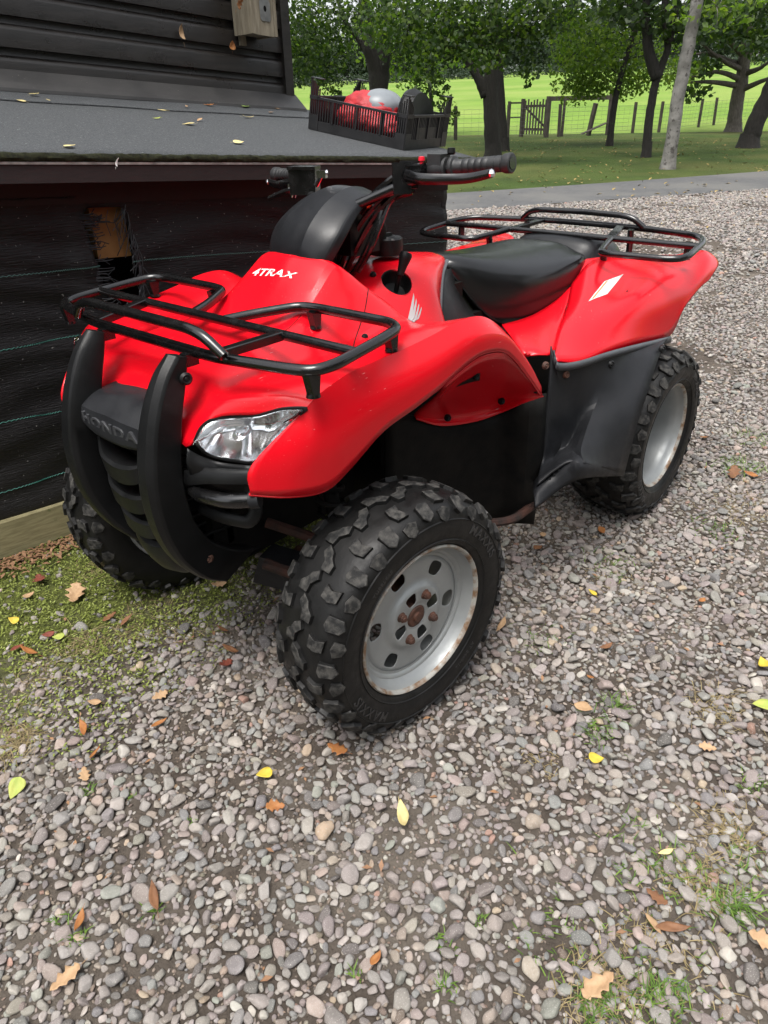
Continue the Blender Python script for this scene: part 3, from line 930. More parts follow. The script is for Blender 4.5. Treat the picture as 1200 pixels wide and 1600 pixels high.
# black curved cover standing at the crate's far end
cv_ = MB(); cpos = (Lc * .13, Wc * .58); n_ = 24; vs = []
for k in range(n_ + 1):
    a = PI * k / n_
    for dp, sc in ((-.028, .80), (-.024, .95), (0.012, 1.0), (.030, .97)):
        vs.append(cpt(cpos[0] + dp + .03 * math.sin(a), cpos[1] + .125 * math.cos(a) * sc, .010 + .185 * math.sin(a) ** .8 * sc))
fs = [(k * 4 + j, k * 4 + j + 1, k * 4 + j + 5, k * 4 + j + 4) for k in range(n_) for j in range(3)]
fs.append(tuple(4 * k for k in range(n_ + 1)))
cv_.add(vs, fs)
cov = cv_.build('black_cover', M['black'])
so = cov.modifiers.new('thickness', 'SOLIDIFY'); so.thickness = .003
tag(cov, 'black domed plastic cover propped up inside the crate beside the red bundle', 'cover')

# ------------------------------------------------------------------ the quad bike
quad = empty('quad_bike')
tag(quad, 'red utility quad bike with black racks parked on the gravel beside the shed', 'quad bike')
MY = np.array([1, -1, 1])
def mir(p): return (p[0], -p[1], p[2])

# --- bonnet and front mudguards: one moulding, columns from the centre line out to the wheel-arch lip
def mid(a, b, t=0.5, push=(0, 0, 0)):
    return tuple(a[i] + (b[i] - a[i]) * t + push[i] for i in range(3))
lip = [(0.9102,0.3250,0.6376), (0.8535,0.3680,0.6244), (0.7914,0.3950,0.6207), (0.7383,0.4080,0.6486), (0.6561,0.4200,0.6997), (0.5744,0.4320,0.7249), (0.4969,0.4400,0.7489), (0.4128,0.4450,0.7768), (0.3577,0.4500,0.7844), (0.2729,0.4500,0.7627), (0.1705,0.4500,0.6791), (0.0974,0.4450,0.6164)]
crest = [(0.8082,0.3750,0.7801), (0.7902,0.3800,0.7945), (0.7580,0.3850,0.8085), (0.7081,0.3880,0.8201), (0.6379,0.3920,0.8255), (0.5696,0.4000,0.8323), (0.4946,0.4080,0.8425), (0.4219,0.4150,0.8545), (0.3423,0.4200,0.8507), (0.2672,0.4250,0.8103), (0.1823,0.4300,0.7342), (0.1239,0.4380,0.6641)]
BUL = [(.0,.0,.0), (.008,.010,.003), (.008,.012,.003), (.006,.013,.003), (.003,.013,.003), (.001,.013,.003), (0,.013,.003), (0,.013,.003), (0,.012,.003), (-.004,.010,.003), (-.006,.008,.002), (-.005,.005,0)]
flare = [mid(c, l, .5, b) for c, l, b in zip(crest, lip, BUL)]
flare[0] = (0.9020,0.3280,0.6929)
c0 = [(.895,0,.738), (.848,0,.762), (.822,0,.798), (.785,0,.813), (.72,0,.828), (.645,0,.842), (.575,0,.868), (.525,0,.912), (.478,0,.951), (.44,0,.925), (.40,0,.88), (.36,0,.85)]
c1 = [(.905,.10,.738), (.856,.105,.761), (.828,.11,.795), (.785,.115,.811), (.72,.12,.824), (.645,.12,.836), (.575,.118,.860), (.520,.112,.900), (.458,.104,.942), (.42,.10,.915), (.38,.10,.87), (.34,.11,.84)]
c1b = [(0.9284,0.1750,0.6948), (.880,.170,.752), (.838,.170,.788), (.79,.175,.803), (.72,.18,.812), (.64,.18,.820), (.57,.172,.832), (.50,.160,.855), (.42,.150,.885), (.36,.155,.86), (.31,.16,.82), (.28,.17,.78)]
c2 = [(0.8860,0.2120,0.7456), (.862,.225,.776), (.822,.228,.790), (.77,.232,.797), (.70,.238,.800), (.625,.24,.802), (.55,.235,.803), (.47,.225,.806), (.38,.215,.812), (.31,.215,.80), (.25,.22,.76), (.20,.24,.70)]
c2b = [(0.8445,0.2920,0.7595), (.832,.298,.790), (.805,.300,.800), (.755,.305,.808), (.685,.312,.814), (.61,.318,.820), (.53,.322,.826), (.45,.322,.832), (.36,.325,.828), (.27,.33,.80), (.18,.335,.74), (.12,.34,.68)]
lipin = [mid(l, l, 0, (-.004, -.012, -.010)) for l in lip]
cols = [c0, c1, c1b, c2, c2b, crest, flare, lip]
rows = np.array([[cols[j][i] for j in range(len(cols))] for i in range(len(c0))])
shell('front_body', rows, M['red'], quad, .005, 5, 5, sv=(5,), both=True, angle=13)
# rolled edge along each wheel arch
for sgn in (1, -1):
    p = spline([l for l in lip], 5) * np.array([1, sgn, 1]) + np.array([0, -sgn * .004, -.001])
    MB().tube(p, .0030, 6).build('arch_edge', M['red'], quad)

# --- inner mudguard behind each front wheel
inn = [[(0.4858,0.4320,0.7441), (0.4007,0.4370,0.7709), (0.3448,0.4420,0.7771), (0.2591,0.4420,0.7550), (0.1621,0.4420,0.6751), (0.0848,0.4380,0.6145)],
       [(0.4249,0.3600,0.6831), (0.3295,0.3700,0.6875), (0.2599,0.3800,0.6856), (0.1922,0.3950,0.6704), (0.1338,0.4250,0.6418), (0.0659,0.4300,0.6057)],
       [(0.3626,0.2620,0.6064), (0.2694,0.2720,0.5749), (0.1659,0.3000,0.5632), (0.0986,0.3400,0.5711), (0.0968,0.4100,0.6068), (0.0558,0.4250,0.5983)],
       [(0.3653,0.2680,0.5911), (0.2724,0.2750,0.5464), (0.1632,0.3000,0.5295), (0.1076,0.3400,0.5444), (0.0940,0.4100,0.5893), (0.0518,0.4250,0.5937)]]
for mirr in (False, True):
    shell('inner_mudguard', inn, M['red'], quad, .004, 4, 4, mirror=mirr)
for sx in (1, -1):
    for p in ((0.1303,0.3550,0.5874), (0.2674,0.2900,0.5704), (0.0973,0.4300,0.6245), (0.3202,0.4000,0.7119)):
        bolt(quad, (p[0], p[1] * sx, p[2]), (.5, .8 * sx, .2), .007)

# --- tank cover with the gear-lever gate
tk = [[(.38,0,.852), (.37,.08,.848), (.35,.14,.825), (.33,.20,.775), (.31,.235,.70), (.30,.245,.62)],
      [(.30,0,.875), (.295,.085,.868), (.28,.145,.842), (.265,.195,.785), (.25,.232,.70), (.24,.24,.62)],
      [(.20,0,.898), (.195,.09,.890), (.185,.150,.858), (.175,.190,.795), (.165,.222,.71), (.155,.23,.62)],
      [(.10,0,.902), (.105,.085,.894), (.125,.135,.864), (.145,.170,.805), (.165,.195,.71), (.165,.205,.62)],
      [(.01,0,.893), (.03,.075,.886), (.085,.122,.860), (.125,.155,.803), (.155,.182,.71), (.155,.19,.62)],
      [(-.06,0,.878), (-.035,.050,.874), (.055,.108,.852), (.108,.142,.800), (.145,.170,.71), (.145,.18,.62)],
      [(-.075,0,.84), (-.05,.042,.838), (.045,.095,.825), (.098,.128,.785), (.135,.155,.70), (.135,.165,.62)]]
tank = shell('tank_cover', tk, M['red'], quad, .004, 6, 5, both=True, angle=25)
# gate recess on the left shoulder, cut with a cutter that is then thrown away
gp = Vector((.247, .116, .8695))
gn = Vector((.20, .46, .86)).normalized()
gq = gn.to_track_quat('Z', 'Y').to_matrix()
gx = Vector((-.73, .66, -.12)); gx = (gx - gn * gx.dot(gn)).normalized(); gy = gn.cross(gx)
def gate_pt(u, v, w): return gp + gx * u + gy * v + gn * w
cut = MB()
ring = [(0.037 * math.cos(2 * PI * k / 28), .044 * math.sin(2 * PI * k / 28)) for k in range(28)]
cut.prism([gate_pt(u, v, -.05) for u, v in ring], gn * .10)
co = cut.build('cutter', M['red'], None, smooth=False)
bo = tank.modifiers.new('gate', 'BOOLEAN')
bo.operation = 'DIFFERENCE'; bo.object = co; bo.solver = 'EXACT'
dg = bpy.context.evaluated_depsgraph_get()
nm = bpy.data.meshes.new_from_object(tank.evaluated_get(dg))
tank.modifiers.clear()
tank.data = nm
tank.data.set_sharp_from_angle(angle=R(40))
bpy.data.objects.remove(co)
cup = MB()
for k in range(3):
    pass
cv, cf = [], []
lv = [(1.05, -.004), (1.0, -.006), (.97, -.010), (.9, -.024), (.75, -.034), (0.02, -.036)]
for (s_, w_) in lv:
    for u, v in ring: cv.append(gate_pt(u * s_, v * s_, w_))
for i in range(len(lv) - 1):
    for k in range(28):
        cf.append((i * 28 + k, i * 28 + (k + 1) % 28, (i + 1) * 28 + (k + 1) % 28, (i + 1) * 28 + k))
gs = mk('gear_gate', cv, cf, M['black'], quad)
lever = MB()
b0, b1 = gate_pt(.004, 0, -.03), Vector((0.2409,0.1280,0.9040))
lever.tube([b0, mid(b0, b1, .5, (.004, 0, 0)), b1], .006, 10)
lever.build('gear_lever', M['black'], quad)
kn = MB()
kd = (Vector((0.2337,0.1300,0.9234)) - b1)
kq = kd.to_track_quat('Z', 'Y').to_matrix()
kn.lathe([(.0001, -.022), (.008, -.020), (.0105, .0), (.014, .016), (.0155, .025), (.013, .032), (.0001, .034)], 16, axis='Z')
kn.v = [tuple(kq @ Vector(v) + b1) for v in kn.v]
kn.build('lever_knob', M['black'], quad)

# --- fuel cap
cap = MB()
fc = (0.1620,0.0120,0.9218)
prof = [(.0001, .034), (.022, .035), (.026, .031), (.036, .033), (.041, .029), (.042, .010), (.040, -.008)]
cap.lathe(prof, 48, axis='Z')
for i, v in enumerate(cap.v):                     # scalloped grip
    a = math.atan2(v[1], v[0]); r_ = math.hypot(v[0], v[1])
    if r_ > .031 and v[2] > .008:
        k_ = 1 - .10 * max(0, math.cos(6 * a)) ** 6
        cap.v[i] = (v[0] * k_, v[1] * k_, v[2])
cap.box((0, 0, .037), (.034, .010, .010))
cap.v = [(v[0] + fc[0], v[1] + fc[1], v[2] + fc[2] - .004) for v in cap.v]
cap.build('fuel_cap', M['black'], quad)

# --- handlebar cover (the black hood in front of the bars)
pod = []
# rows from bottom to top, columns around the front from right to left
spec = [  # height: x of the nose, x of the side edge, half width, drop of the side edge
    (.930, .474, .452, .090, -.004), (.965, .468, .428, .106, -.004), (1.000, .448, .398, .112, 0), (1.032, .410, .360, .102, 0), (1.056, .365, .318, .088, 0), (1.069, .315, .278, .072, 0), (1.067, .272, .240, .054, 0), (1.056, .236, .210, .044, 0)]
for z, xn, xs, w, dz in spec:
    row = []
    for f, xx, zz in ((-1, xs, -.014 + dz), (-.96, xs + (xn - xs) * .45, -.008), (-.74, xs + (xn - xs) * .84, 0.0), (-.42, xs + (xn - xs) * .985, .007), (0, xn + .003, .006), (.42, xs + (xn - xs) * .985, .007), (.74, xs + (xn - xs) * .80, -.003), (.96, xs + (xn - xs) * .45, -.008), (1, xs, -.014 + dz)):
        row.append((xx, f * w, z + zz))
    pod.append(row)
pod = np.array(pod)
ST = R(-6.0)                                     # the bars are turned slightly to the right
AX = Vector((.36, 0, 0))
def steer(p, k=1.0):
    a = ST * k
    d = Vector(p) - AX
    return (AX.x + d.x * math.cos(a) - d.y * math.sin(a), d.x * math.sin(a) + d.y * math.cos(a), d.z)
pod = np.array([[steer(p) for p in row] for row in pod])
shell('handlebar_cover', pod, M['pod'], quad, .005, 5, 5, sv=(3, 5), angle=10)

# --- handlebar, grips, levers, cables
def hb(x, y, z):                                  # bar frame: x back from the stem, y left; the right end sits lower
    zz = z + .13 * min(0, y)
    return Vector(steer((AX.x + x, y, zz)))
bar = MB()
bar.tube([hb(-.155,-.40,1.125), hb(-.13,-.23,1.115), hb(-.06,-.12,1.065), hb(-.01,-.05,1.03), hb(-.01,.05,1.03), hb(-.06,.12,1.065), hb(-.13,.23,1.115), hb(-.155,.40,1.130)], .0112, 12, .05)
hbar = bar.build('handlebar', M['tube'], quad)
for sgn in (1, -1):
    a, b_ = hb(-.137, sgn * .262, 1.119), hb(-.157, sgn * .398, 1.130)
    dr = (b_ - a); L = dr.length; q = dr.to_track_quat('Z', 'Y').to_matrix()
    g = MB()
    prof = [(.0001, -.004), (.021, -.004), (.022, .0), (.021, .004), (.0165, .006)]
    for k in range(7):
        z0 = .012 + k * (L - .03) / 7
        prof += [(.0148 + .0008 * k / 7, z0), (.0148 + .0008 * k / 7, z0 + (L - .03) / 7 - .004), (.0137, z0 + (L - .03) / 7 - .002)]
    prof += [(.0170, L - .018), (.0185, L - .014), (.019, L - .002), (.017, L), (.0001, L + .001)]
    g.lathe(prof, 24, axis='Z')
    g.v = [tuple(q @ Vector(v) + a) for v in g.v]
    g.build('grip', M['grip'], hbar)
    # brake lever in front of the grip
    lv = MB()
    l0 = hb(-.075, sgn * .185, 1.104); l1 = hb(-.072, sgn * .235, 1.100); l2 = hb(-.105, sgn * .32, 1.102); l3 = hb(-.118, sgn * .378, 1.113)
    lv.tube(spline([l0, l1, l2, l3], 5), .0105, 10, r2=.0075, flat=(.75, 1.2))
    br = lv.build('brake_lever', M['tube'], hbar)
    tip = MB()
    tip.lathe([(.0001, -.0085), (.006, -.006), (.0085, 0), (.006, .006), (.0001, .0085)], 14, axis='Z', c=tuple(l3))
    tip.build('lever_tip', M['chrome'], hbar)
# left switch block, thumb-high, with its red button
sw = MB()
sa, sb = hb(-.128, .208, 1.112), hb(-.136, .258, 1.118)
dr = sb - sa
q = dr.to_track_quat('Z', 'Y').to_matrix()
sw.lathe([(.0001, -.002), (.020, -.002), (.0235, .002), (.025, .02), (.0245, dr.length - .012), (.021, dr.length - .008), (.0001, dr.length - .008)], 20, axis='Z')
sw.v = [tuple(q @ Vector(v) + sa) for v in sw.v]
sw.box(tuple((sa + sb) / 2 + Vector((.006, -.004, .018))), (.034, .034, .022))
sw.build('switch_block', M['grip'], hbar)
bt = MB()
bpos = hb(-.100, .205, 1.128)
bt.lathe([(.0001, .012), (.0065, .011), (.007, .004), (.004, .003), (.004, -.012)], 14, axis='Z', c=tuple(bpos))
bt.build('red_button', M['redbutton'], hbar)
cl = MB()
cl.box(tuple(hb(-.105, .190, 1.112)), (.040, .046, .022)); cl.box(tuple(hb(-.088, .206, 1.106)), (.022, .03, .016))
cl.tube([hb(-.10, .17, 1.118), hb(-.10, .215, 1.122)], .006, 8); cl.tube([hb(-.085, .18, 1.122), hb(-.085, .18, 1.098)], .005, 8)
cl.build('lever_clamp', M['tube'], hbar)
kn2 = MB()
kn2.lathe([(.0001, .010), (.008, .009), (.009, 0), (.006, -.004)], 14, axis='Z', c=tuple(hb(-.14, .252, 1.146)))
kn2.build('choke_knob', M['black'], hbar)
# black box hanging in front of the left bar end of the cover
bxp = Vector((0.2950,0.1716,1.0970))
q = Euler((0, R(-6), R(46))).to_matrix()
MB().box(tuple(bxp), (.018, .038, .062), rot=q, taper=(1, 1.10)).build('switch_housing', M['tube'], hbar)
MB().box(tuple(bxp + Vector((-.018, .004, .006))), (.030, .036, .054), rot=q).build('housing_back', M['black'], hbar)
# right-hand brake master cylinder
mc = Vector((0.2850,-0.1395,1.0785))
q = Euler((0, 0, R(28))).to_matrix()
m1_ = MB(); m1_.box(tuple(mc), (.040, .064, .056), rot=q, taper=(.96, 1.05)); m1_.box(tuple(mc + Vector((0, 0, .0305))), (.046, .070, .007), rot=q)
mcyl = m1_.build('brake_reservoir', M['tube'], hbar)
m2_ = MB()
cl_a = Vector((0.2850,-0.0792,1.0971)); cl_b = Vector((0.2850,-0.1008,1.0716))
m2_.tube([cl_a + Vector((-.01, .01, .004)), cl_a, cl_b], .0055, 8); m2_.box(tuple(cl_a), (.018, .022, .016), rot=q)
m2_.build('reservoir_fitting', M['chrome'], hbar)
m2_ = MB(); m2_.tube([Vector((0.2920,-0.1686,1.0722)), Vector((0.2920,-0.1765,1.0432))], .007, 10); m2_.box(tuple((0.2920,-0.1782,1.0675)), (.014, .016, .012), rot=q)
m2_.build('reservoir_fitting', M['chrome'], hbar)
rl = MB()
rl.tube(spline([(0.3000,-0.1570,1.0605), (0.3000,-0.1965,1.0545), (0.2900,-0.2670,1.0356)], 5), .008, 8, r2=.006)
rl.build('front_brake_lever', M['tube'], hbar)
# control cables from the bars down into the body
cab = [[(0.2500,0.1778,1.1155), (0.2850,0.1346,1.0938), (0.3150,0.0606,1.0276), (0.3350,0.0185,0.9468), (0.3300,-0.0068,0.8915)],
       [(0.2500,0.1744,1.1029), (0.2850,0.1416,1.0788), (0.3150,0.0755,1.0124), (0.3350,0.0343,0.9383), (0.3300,0.0056,0.8870)],
       [(0.2500,0.1709,1.0876), (0.2850,0.1451,1.0661), (0.3150,0.0985,1.0099), (0.3350,0.0584,0.9364), (0.3300,0.0223,0.8859)],
       [(0.2500,0.1674,1.0772), (0.2850,0.1229,1.0599), (0.3150,0.1174,1.0072), (0.3350,0.0943,0.9426), (0.3300,0.0515,0.8921)],
       [(0.2500,0.1831,1.1107), (0.2850,0.1196,1.0804), (0.3150,0.0392,0.9963), (0.3350,0.0088,0.9259), (0.3300,-0.0154,0.8906)],
       [(0.2500,0.1638,1.0667), (0.2850,0.1114,1.0436), (0.3150,0.1054,0.9875), (0.3350,0.0734,0.9153), (0.3300,0.0367,0.8846)],
       [(0.2500,0.1566,1.0793), (0.2850,0.1082,1.0670), (0.3150,0.0302,1.0149), (0.3350,0.0010,0.9338), (0.3300,-0.0192,0.8961)],
       [(0.2500,0.1710,1.0722), (0.2850,0.1339,1.0526), (0.3150,0.1248,1.0024), (0.3350,0.1101,0.9496), (0.3300,0.0681,0.8997)]]
for i, c in enumerate(cab):
    MB().tube(spline(c, 6), (.0060 if i % 2 else .0072), 7).build('control_cable', M['tube'], quad)
bz = MB(); bz.tube([(0.3220,0.0944,1.0408), (0.3180,0.1121,1.0557)], .0058, 10); bz.tube([(0.3180,0.1083,1.0529), (0.3180,0.1159,1.0585)], .0080, 6)
bz.build('cable_adjuster', M['brass'], quad)
st = MB(); st.tube([(.33, 0, 1.03), (.44, 0, .62)], .020, 12); st.box((.35, 0, 1.01), (.06, .10, .05)); st.box((.30, 0, .985), (.10, .13, .10))
st.build('steering_stem', M['black'], quad)
hsg = []
for x, w, zt, zb in ((.262,.035,1.030,.95), (.235,.060,1.038,.92), (.195,.066,1.026,.91), (.172,.052,1.000,.915), (.162,.03,.975,.925)):
    half = [(x, 0, zt), (x, w * .6, zt - .006), (x, w * .95, zt - .03), (x, w, (zt + zb) / 2), (x, w * .8, zb)]
    hsg.append([(p[0], p[1] - .032, p[2]) for p in ([mir(p) for p in half[:0:-1]] + half)])
shell('instrument_housing', hsg, M['dark'], quad, .004, 3, 4)  # shade behind the cover is put into this darker material
dsh = MB(); dsh.lathe([(.0001, .012), (.045, .012), (.055, .004), (.058, -.03)], 28, axis='Z', c=(.235, -.01, 1.035))
dsh.build('instrument_panel', M['pod'], quad)

# --- seat
se = []
for x, zt, w, zb, crown in ((-.060,.866,.035,.846,.002), (-.078,.872,.062,.815,.004), (-.12,.873,.096,.748,.008), (-.19,.866,.132,.682,.012), (-.29,.858,.162,.655,.016), (-.42,.853,.178,.660,.018), (-.53,.852,.182,.684,.018), (-.605,.848,.176,.712,.017), (-.652,.838,.160,.732,.014), (-.678,.818,.138,.748,.010), (-.690,.790,.115,.758,.006)):
    h = zt - zb
    half = [(x, 0, zt), (x, w * .45, zt - crown * .25), (x, w * .78, zt - crown - h * .06), (x, w * .97, zt - h * .30), (x + .004, w * 1.02, zt - h * .62), (x + .006, w * .99, zb + h * .03), (x + .006, w * .93, zb)]
    se.append([mir(p) for p in half[:0:-1]] + half)
svs, sfs = loft(se, 4, 4)
nw = len(se[0] ) * 4 - 3
sm_ = MB(); sm_.add(svs, sfs)
w_ = 12 * 4 + 1
sm_.add(svs[:w_], [tuple(range(w_))]); sm_.add(svs[-w_:], [tuple(range(w_))[::-1]])
seat = sm_.build('seat', M['seat'], quad, angle=70)
pipe = [r[-2] for r in se]
for sgn in (1, -1):
    MB().tube(spline(pipe, 4) * np.array([1, sgn, 1]) + np.array([0, sgn * .001, 0]), .0035, 6).build('seat_piping', M['seat'], seat)

sbx = MB(); sbx.box((-.30, 0, .66), (.62, .22, .13)); sbx.box((.0, 0, .72), (.16, .16, .18)); sbx.build('seat_base', M['dark'], quad, smooth=False)
# --- black cover between tank and seat, with its grey edge
for mirr in (False, True):
    s_ = -1 if mirr else 1
    shell('seat_side_cover', [[(-.10,.030,.840), (-.12,.055,.760), (-.17,.085,.70), (-.27,.12,.66)],
                              [(.030,.090,.846), (.005,.118,.778), (-.055,.142,.705), (-.19,.158,.650)],
                              [(.110,.142,.785), (.07,.160,.735), (.01,.180,.66), (-.14,.20,.615)],
                              [(.150,.168,.71), (.11,.185,.66), (.05,.205,.62), (-.12,.225,.59)]], M['black'], quad, .004, 4, 4, mirror=mirr)
    e = [(-.045,.050,.868), (.05,.104,.852), (.105,.140,.800), (.143,.168,.715)]
    MB().tube(spline(e, 5) * np.array([1, s_, 1]), .006, 8, flat=(1, .6)).build('side_trim', M['trim'], quad)

# --- red panel under the seat, and the rear mudguards
sp = [[(-0.1672,0.1600,0.6825), (-0.3111,0.1720,0.6808), (-0.4433,0.1780,0.7041), (-0.5566,0.1750,0.7425)],
      [(-0.1019,0.2350,0.6711), (-0.2157,0.2450,0.6728), (-0.3177,0.2450,0.6809), (-0.4617,0.2150,0.7134)],
      [(-0.0634,0.2900,0.6527), (-0.1139,0.3050,0.6592), (-0.2002,0.3000,0.6581), (-0.3685,0.2500,0.6902)],
      [(-0.0753,0.2900,0.6393), (-0.0862,0.3300,0.6458), (-0.1424,0.3450,0.6455), (-0.3818,0.2580,0.6698)]]
rf = [[(-0.5337,0.1800,0.7450), (-0.3774,0.2500,0.7035), (-0.2150,0.3150,0.6825), (-0.0528,0.3950,0.6541)],
      [(-0.6401,0.1900,0.7960), (-0.4621,0.2780,0.7480), (-0.2807,0.3480,0.6934), (-0.1370,0.4230,0.6350)],
      [(-0.7335,0.2350,0.8009), (-0.5780,0.3250,0.7566), (-0.3380,0.3880,0.7057), (-0.2620,0.4400,0.6340)],
      [(-0.8340,0.2920,0.7963), (-0.6477,0.3880,0.7716), (-0.4546,0.4250,0.7207), (-0.4506,0.4590,0.6171)],
      [(-0.9299,0.3500,0.7885), (-0.7566,0.4250,0.7623), (-0.6041,0.4550,0.7040), (-0.6567,0.4700,0.5938)],
      [(-0.9705,0.3900,0.7908), (-0.8803,0.4400,0.7645), (-0.7663,0.4650,0.7225), (-0.7264,0.4760,0.6681)],
      [(-1.0121,0.4100,0.7972), (-0.9745,0.4450,0.7813), (-0.8925,0.4700,0.7459), (-0.8295,0.4770,0.7091)],
      [(-1.0426,0.4250,0.7862), (-1.0489,0.4500,0.7671), (-1.0104,0.4680,0.7519), (-0.9186,0.4760,0.7222)]]
for mirr in (False, True):
    shell('seat_side_panel', sp, M['red'], quad, .004, 4, 4, mirror=mirr)
    shell('rear_mudguard', rf, M['red'], quad, .005, 5, 5, mirror=mirr, angle=30)
inner = [[(r[0][0], r[0][1], r[0][2]) for r in rf], [(r[0][0] - .02, r[0][1] - .07, r[0][2] - .02) for r in rf], [(r[0][0] - .02, r[0][1] - .09, r[0][2] - .09) for r in rf]]
for mirr in (False, True):
    shell('rear_mudguard_inner', inner, M['red'], quad, .004, 3, 3, mirror=mirr)
tl = []
for x, zt, w, zb in ((-.70,.800,.135,.74), (-.735,.838,.155,.74), (-.80,.842,.165,.735), (-.90,.826,.160,.72), (-.98,.80,.14,.70), (-1.0,.76,.12,.68)):
    half = [(x, 0, zt + .004), (x, w * .55, zt), (x, w * .85, zt - .012), (x, w * 1.03, zt - .05), (x, w * 1.12, zb)]
    tl.append([mir(p) for p in half[:0:-1]] + half)
shell('tail_cover', tl, M['pod'], quad, .004, 4, 4)

# --- footwell and splash guard, both sides
def yv(*ps): return [tuple(p) for p in ps]
for sx in (1, -1):
    mirr = sx < 0
    mg = [[(-0.0660,0.3750,0.6861), (-0.0520,0.3980,0.6481), (-0.1336,0.4250,0.6327), (-0.3021,0.4470,0.6257), (-0.6528,0.4720,0.5909)],
          [(-0.0465,0.3850,0.6074), (-0.0750,0.4000,0.5852), (-0.1502,0.4250,0.5662), (-0.2451,0.4500,0.5674), (-0.5155,0.5000,0.5938)],
          [(-0.0402,0.3900,0.5215), (-0.0995,0.4050,0.4920), (-0.1659,0.4250,0.4724), (-0.1867,0.4600,0.4933), (-0.3756,0.5300,0.5183)],
          [(-0.0341,0.3950,0.4321), (-0.1180,0.4050,0.4058), (-0.1412,0.4300,0.4084), (-0.1089,0.4800,0.4482), (-0.3032,0.5400,0.4379)],
          [(-0.0214,0.4000,0.3767), (-0.0795,0.4100,0.3699), (-0.1001,0.4400,0.3906), (-0.0492,0.5000,0.4258), (-0.2743,0.5420,0.3610)],
          [(0.0606,0.4400,0.3477), (0.0273,0.4600,0.3788), (-0.0015,0.4900,0.4069), (-0.0214,0.5240,0.4058), (-0.2626,0.5400,0.2953)]]
    shell('footwell_guard', mg, M['greyblack'], quad, .006, 5, 5, sv=(1, 3), mirror=mirr, angle=22)
    edge = spline([(-0.0471,0.3880,0.6795), (-0.0443,0.3970,0.6617), (-0.0527,0.4050,0.6475), (-0.1258,0.4280,0.6404), (-0.2929,0.4500,0.6339), (-0.6419,0.4750,0.5979)], 6) * np.array([1, sx, 1])
    tr = []
    for i, p in enumerate(edge):
        tr.append([(p[0], p[1] + .003 * sx, p[2] + .002), (p[0], p[1] + .007 * sx, p[2] - .006), (p[0] + .001, p[1] + .005 * sx, p[2] - .017)])
    tv = np.array(tr).reshape(-1, 3); n_ = len(tr)
    tf = [(i * 3 + j, i * 3 + j + 1, i * 3 + j + 4, i * 3 + j + 3) for i in range(n_ - 1) for j in range(2)]
    to = mk('guard_trim', tv, tf, M['trim'], quad)
    so = to.modifiers.new('thickness', 'SOLIDIFY'); so.thickness = .004; so.offset = 0
    # foot tray
    ft = [[(0.0011,0.4000,0.3267), (-0.0702,0.4120,0.3621), (-0.1005,0.4400,0.3885), (-0.0674,0.5000,0.4118), (-0.2582,0.5350,0.3405)],
          [(0.0779,0.4400,0.3318), (0.0108,0.4560,0.3674), (-0.0092,0.4900,0.4040), (-0.0299,0.5240,0.4007), (-0.2715,0.5370,0.2889)],
          [(0.1086,0.4620,0.3081), (0.0305,0.4750,0.3275), (-0.0018,0.5000,0.3532), (-0.0444,0.5220,0.3605), (-0.2788,0.5330,0.2806)]]
    shell('foot_tray', ft, M['greyblack'], quad, .006, 4, 4, mirror=mirr, angle=40)
    rb = MB()
    for k in range(7):
        t = k / 7
        a_, b_ = np.array((0.0003,0.4050,0.3318)), np.array((-0.0970,0.4350,0.3805))
        c_, d_ = np.array((0.0620,0.4370,0.3281)), np.array((-0.0101,0.4860,0.4025))
        p_ = (a_ + (b_ - a_) * t + np.array([0, 0, .004])) * np.array([1, sx, 1]); q_ = (c_ + (d_ - c_) * t + np.array([0, 0, .004])) * np.array([1, sx, 1])
        rb.tube([p_, q_], .004, 5)
    rb.build('foot_grip', M['greyblack'], quad)
    for p, n_ in (((-0.0133,0.3880,0.6492), .008), ((-0.0853,0.4120,0.6112), .008)):
        bolt(quad, (p[0], (p[1] + .004) * sx, p[2]), (.35, .9 * sx, .1), .008, M['rust'])
    for p in ((-0.2711,0.4520,0.5996), (-0.5011,0.5050,0.5981)):
        bolt(quad, (p[0], (p[1] + .004) * sx, p[2]), (.35, .9 * sx, .1), .009)
    # dark splash panel between the front wheel and the footwell
    shell('splash_panel', [[(0.4585,0.2500,0.6409), (0.3550,0.2560,0.5946), (0.2631,0.2680,0.5518), (0.1486,0.2900,0.5311), (0.0920,0.3300,0.5459), (0.0736,0.3980,0.5889), (-0.0086,0.3980,0.5789)],
                           [(0.4446,0.2350,0.5049), (0.3403,0.2450,0.4516), (0.2440,0.2580,0.4007), (0.1283,0.2850,0.3680), (0.0639,0.3250,0.3710), (0.0488,0.3920,0.4136), (-0.0246,0.3980,0.3981)],
                           [(0.4312,0.2200,0.3551), (0.3268,0.2350,0.2915), (0.2273,0.2500,0.2400), (0.1073,0.2800,0.1963), (0.0342,0.3200,0.1819), (0.0217,0.3750,0.1962), (-0.0119,0.3980,0.1851)]], M['dark'], quad, .006, 3, 3, mirror=sx < 0)

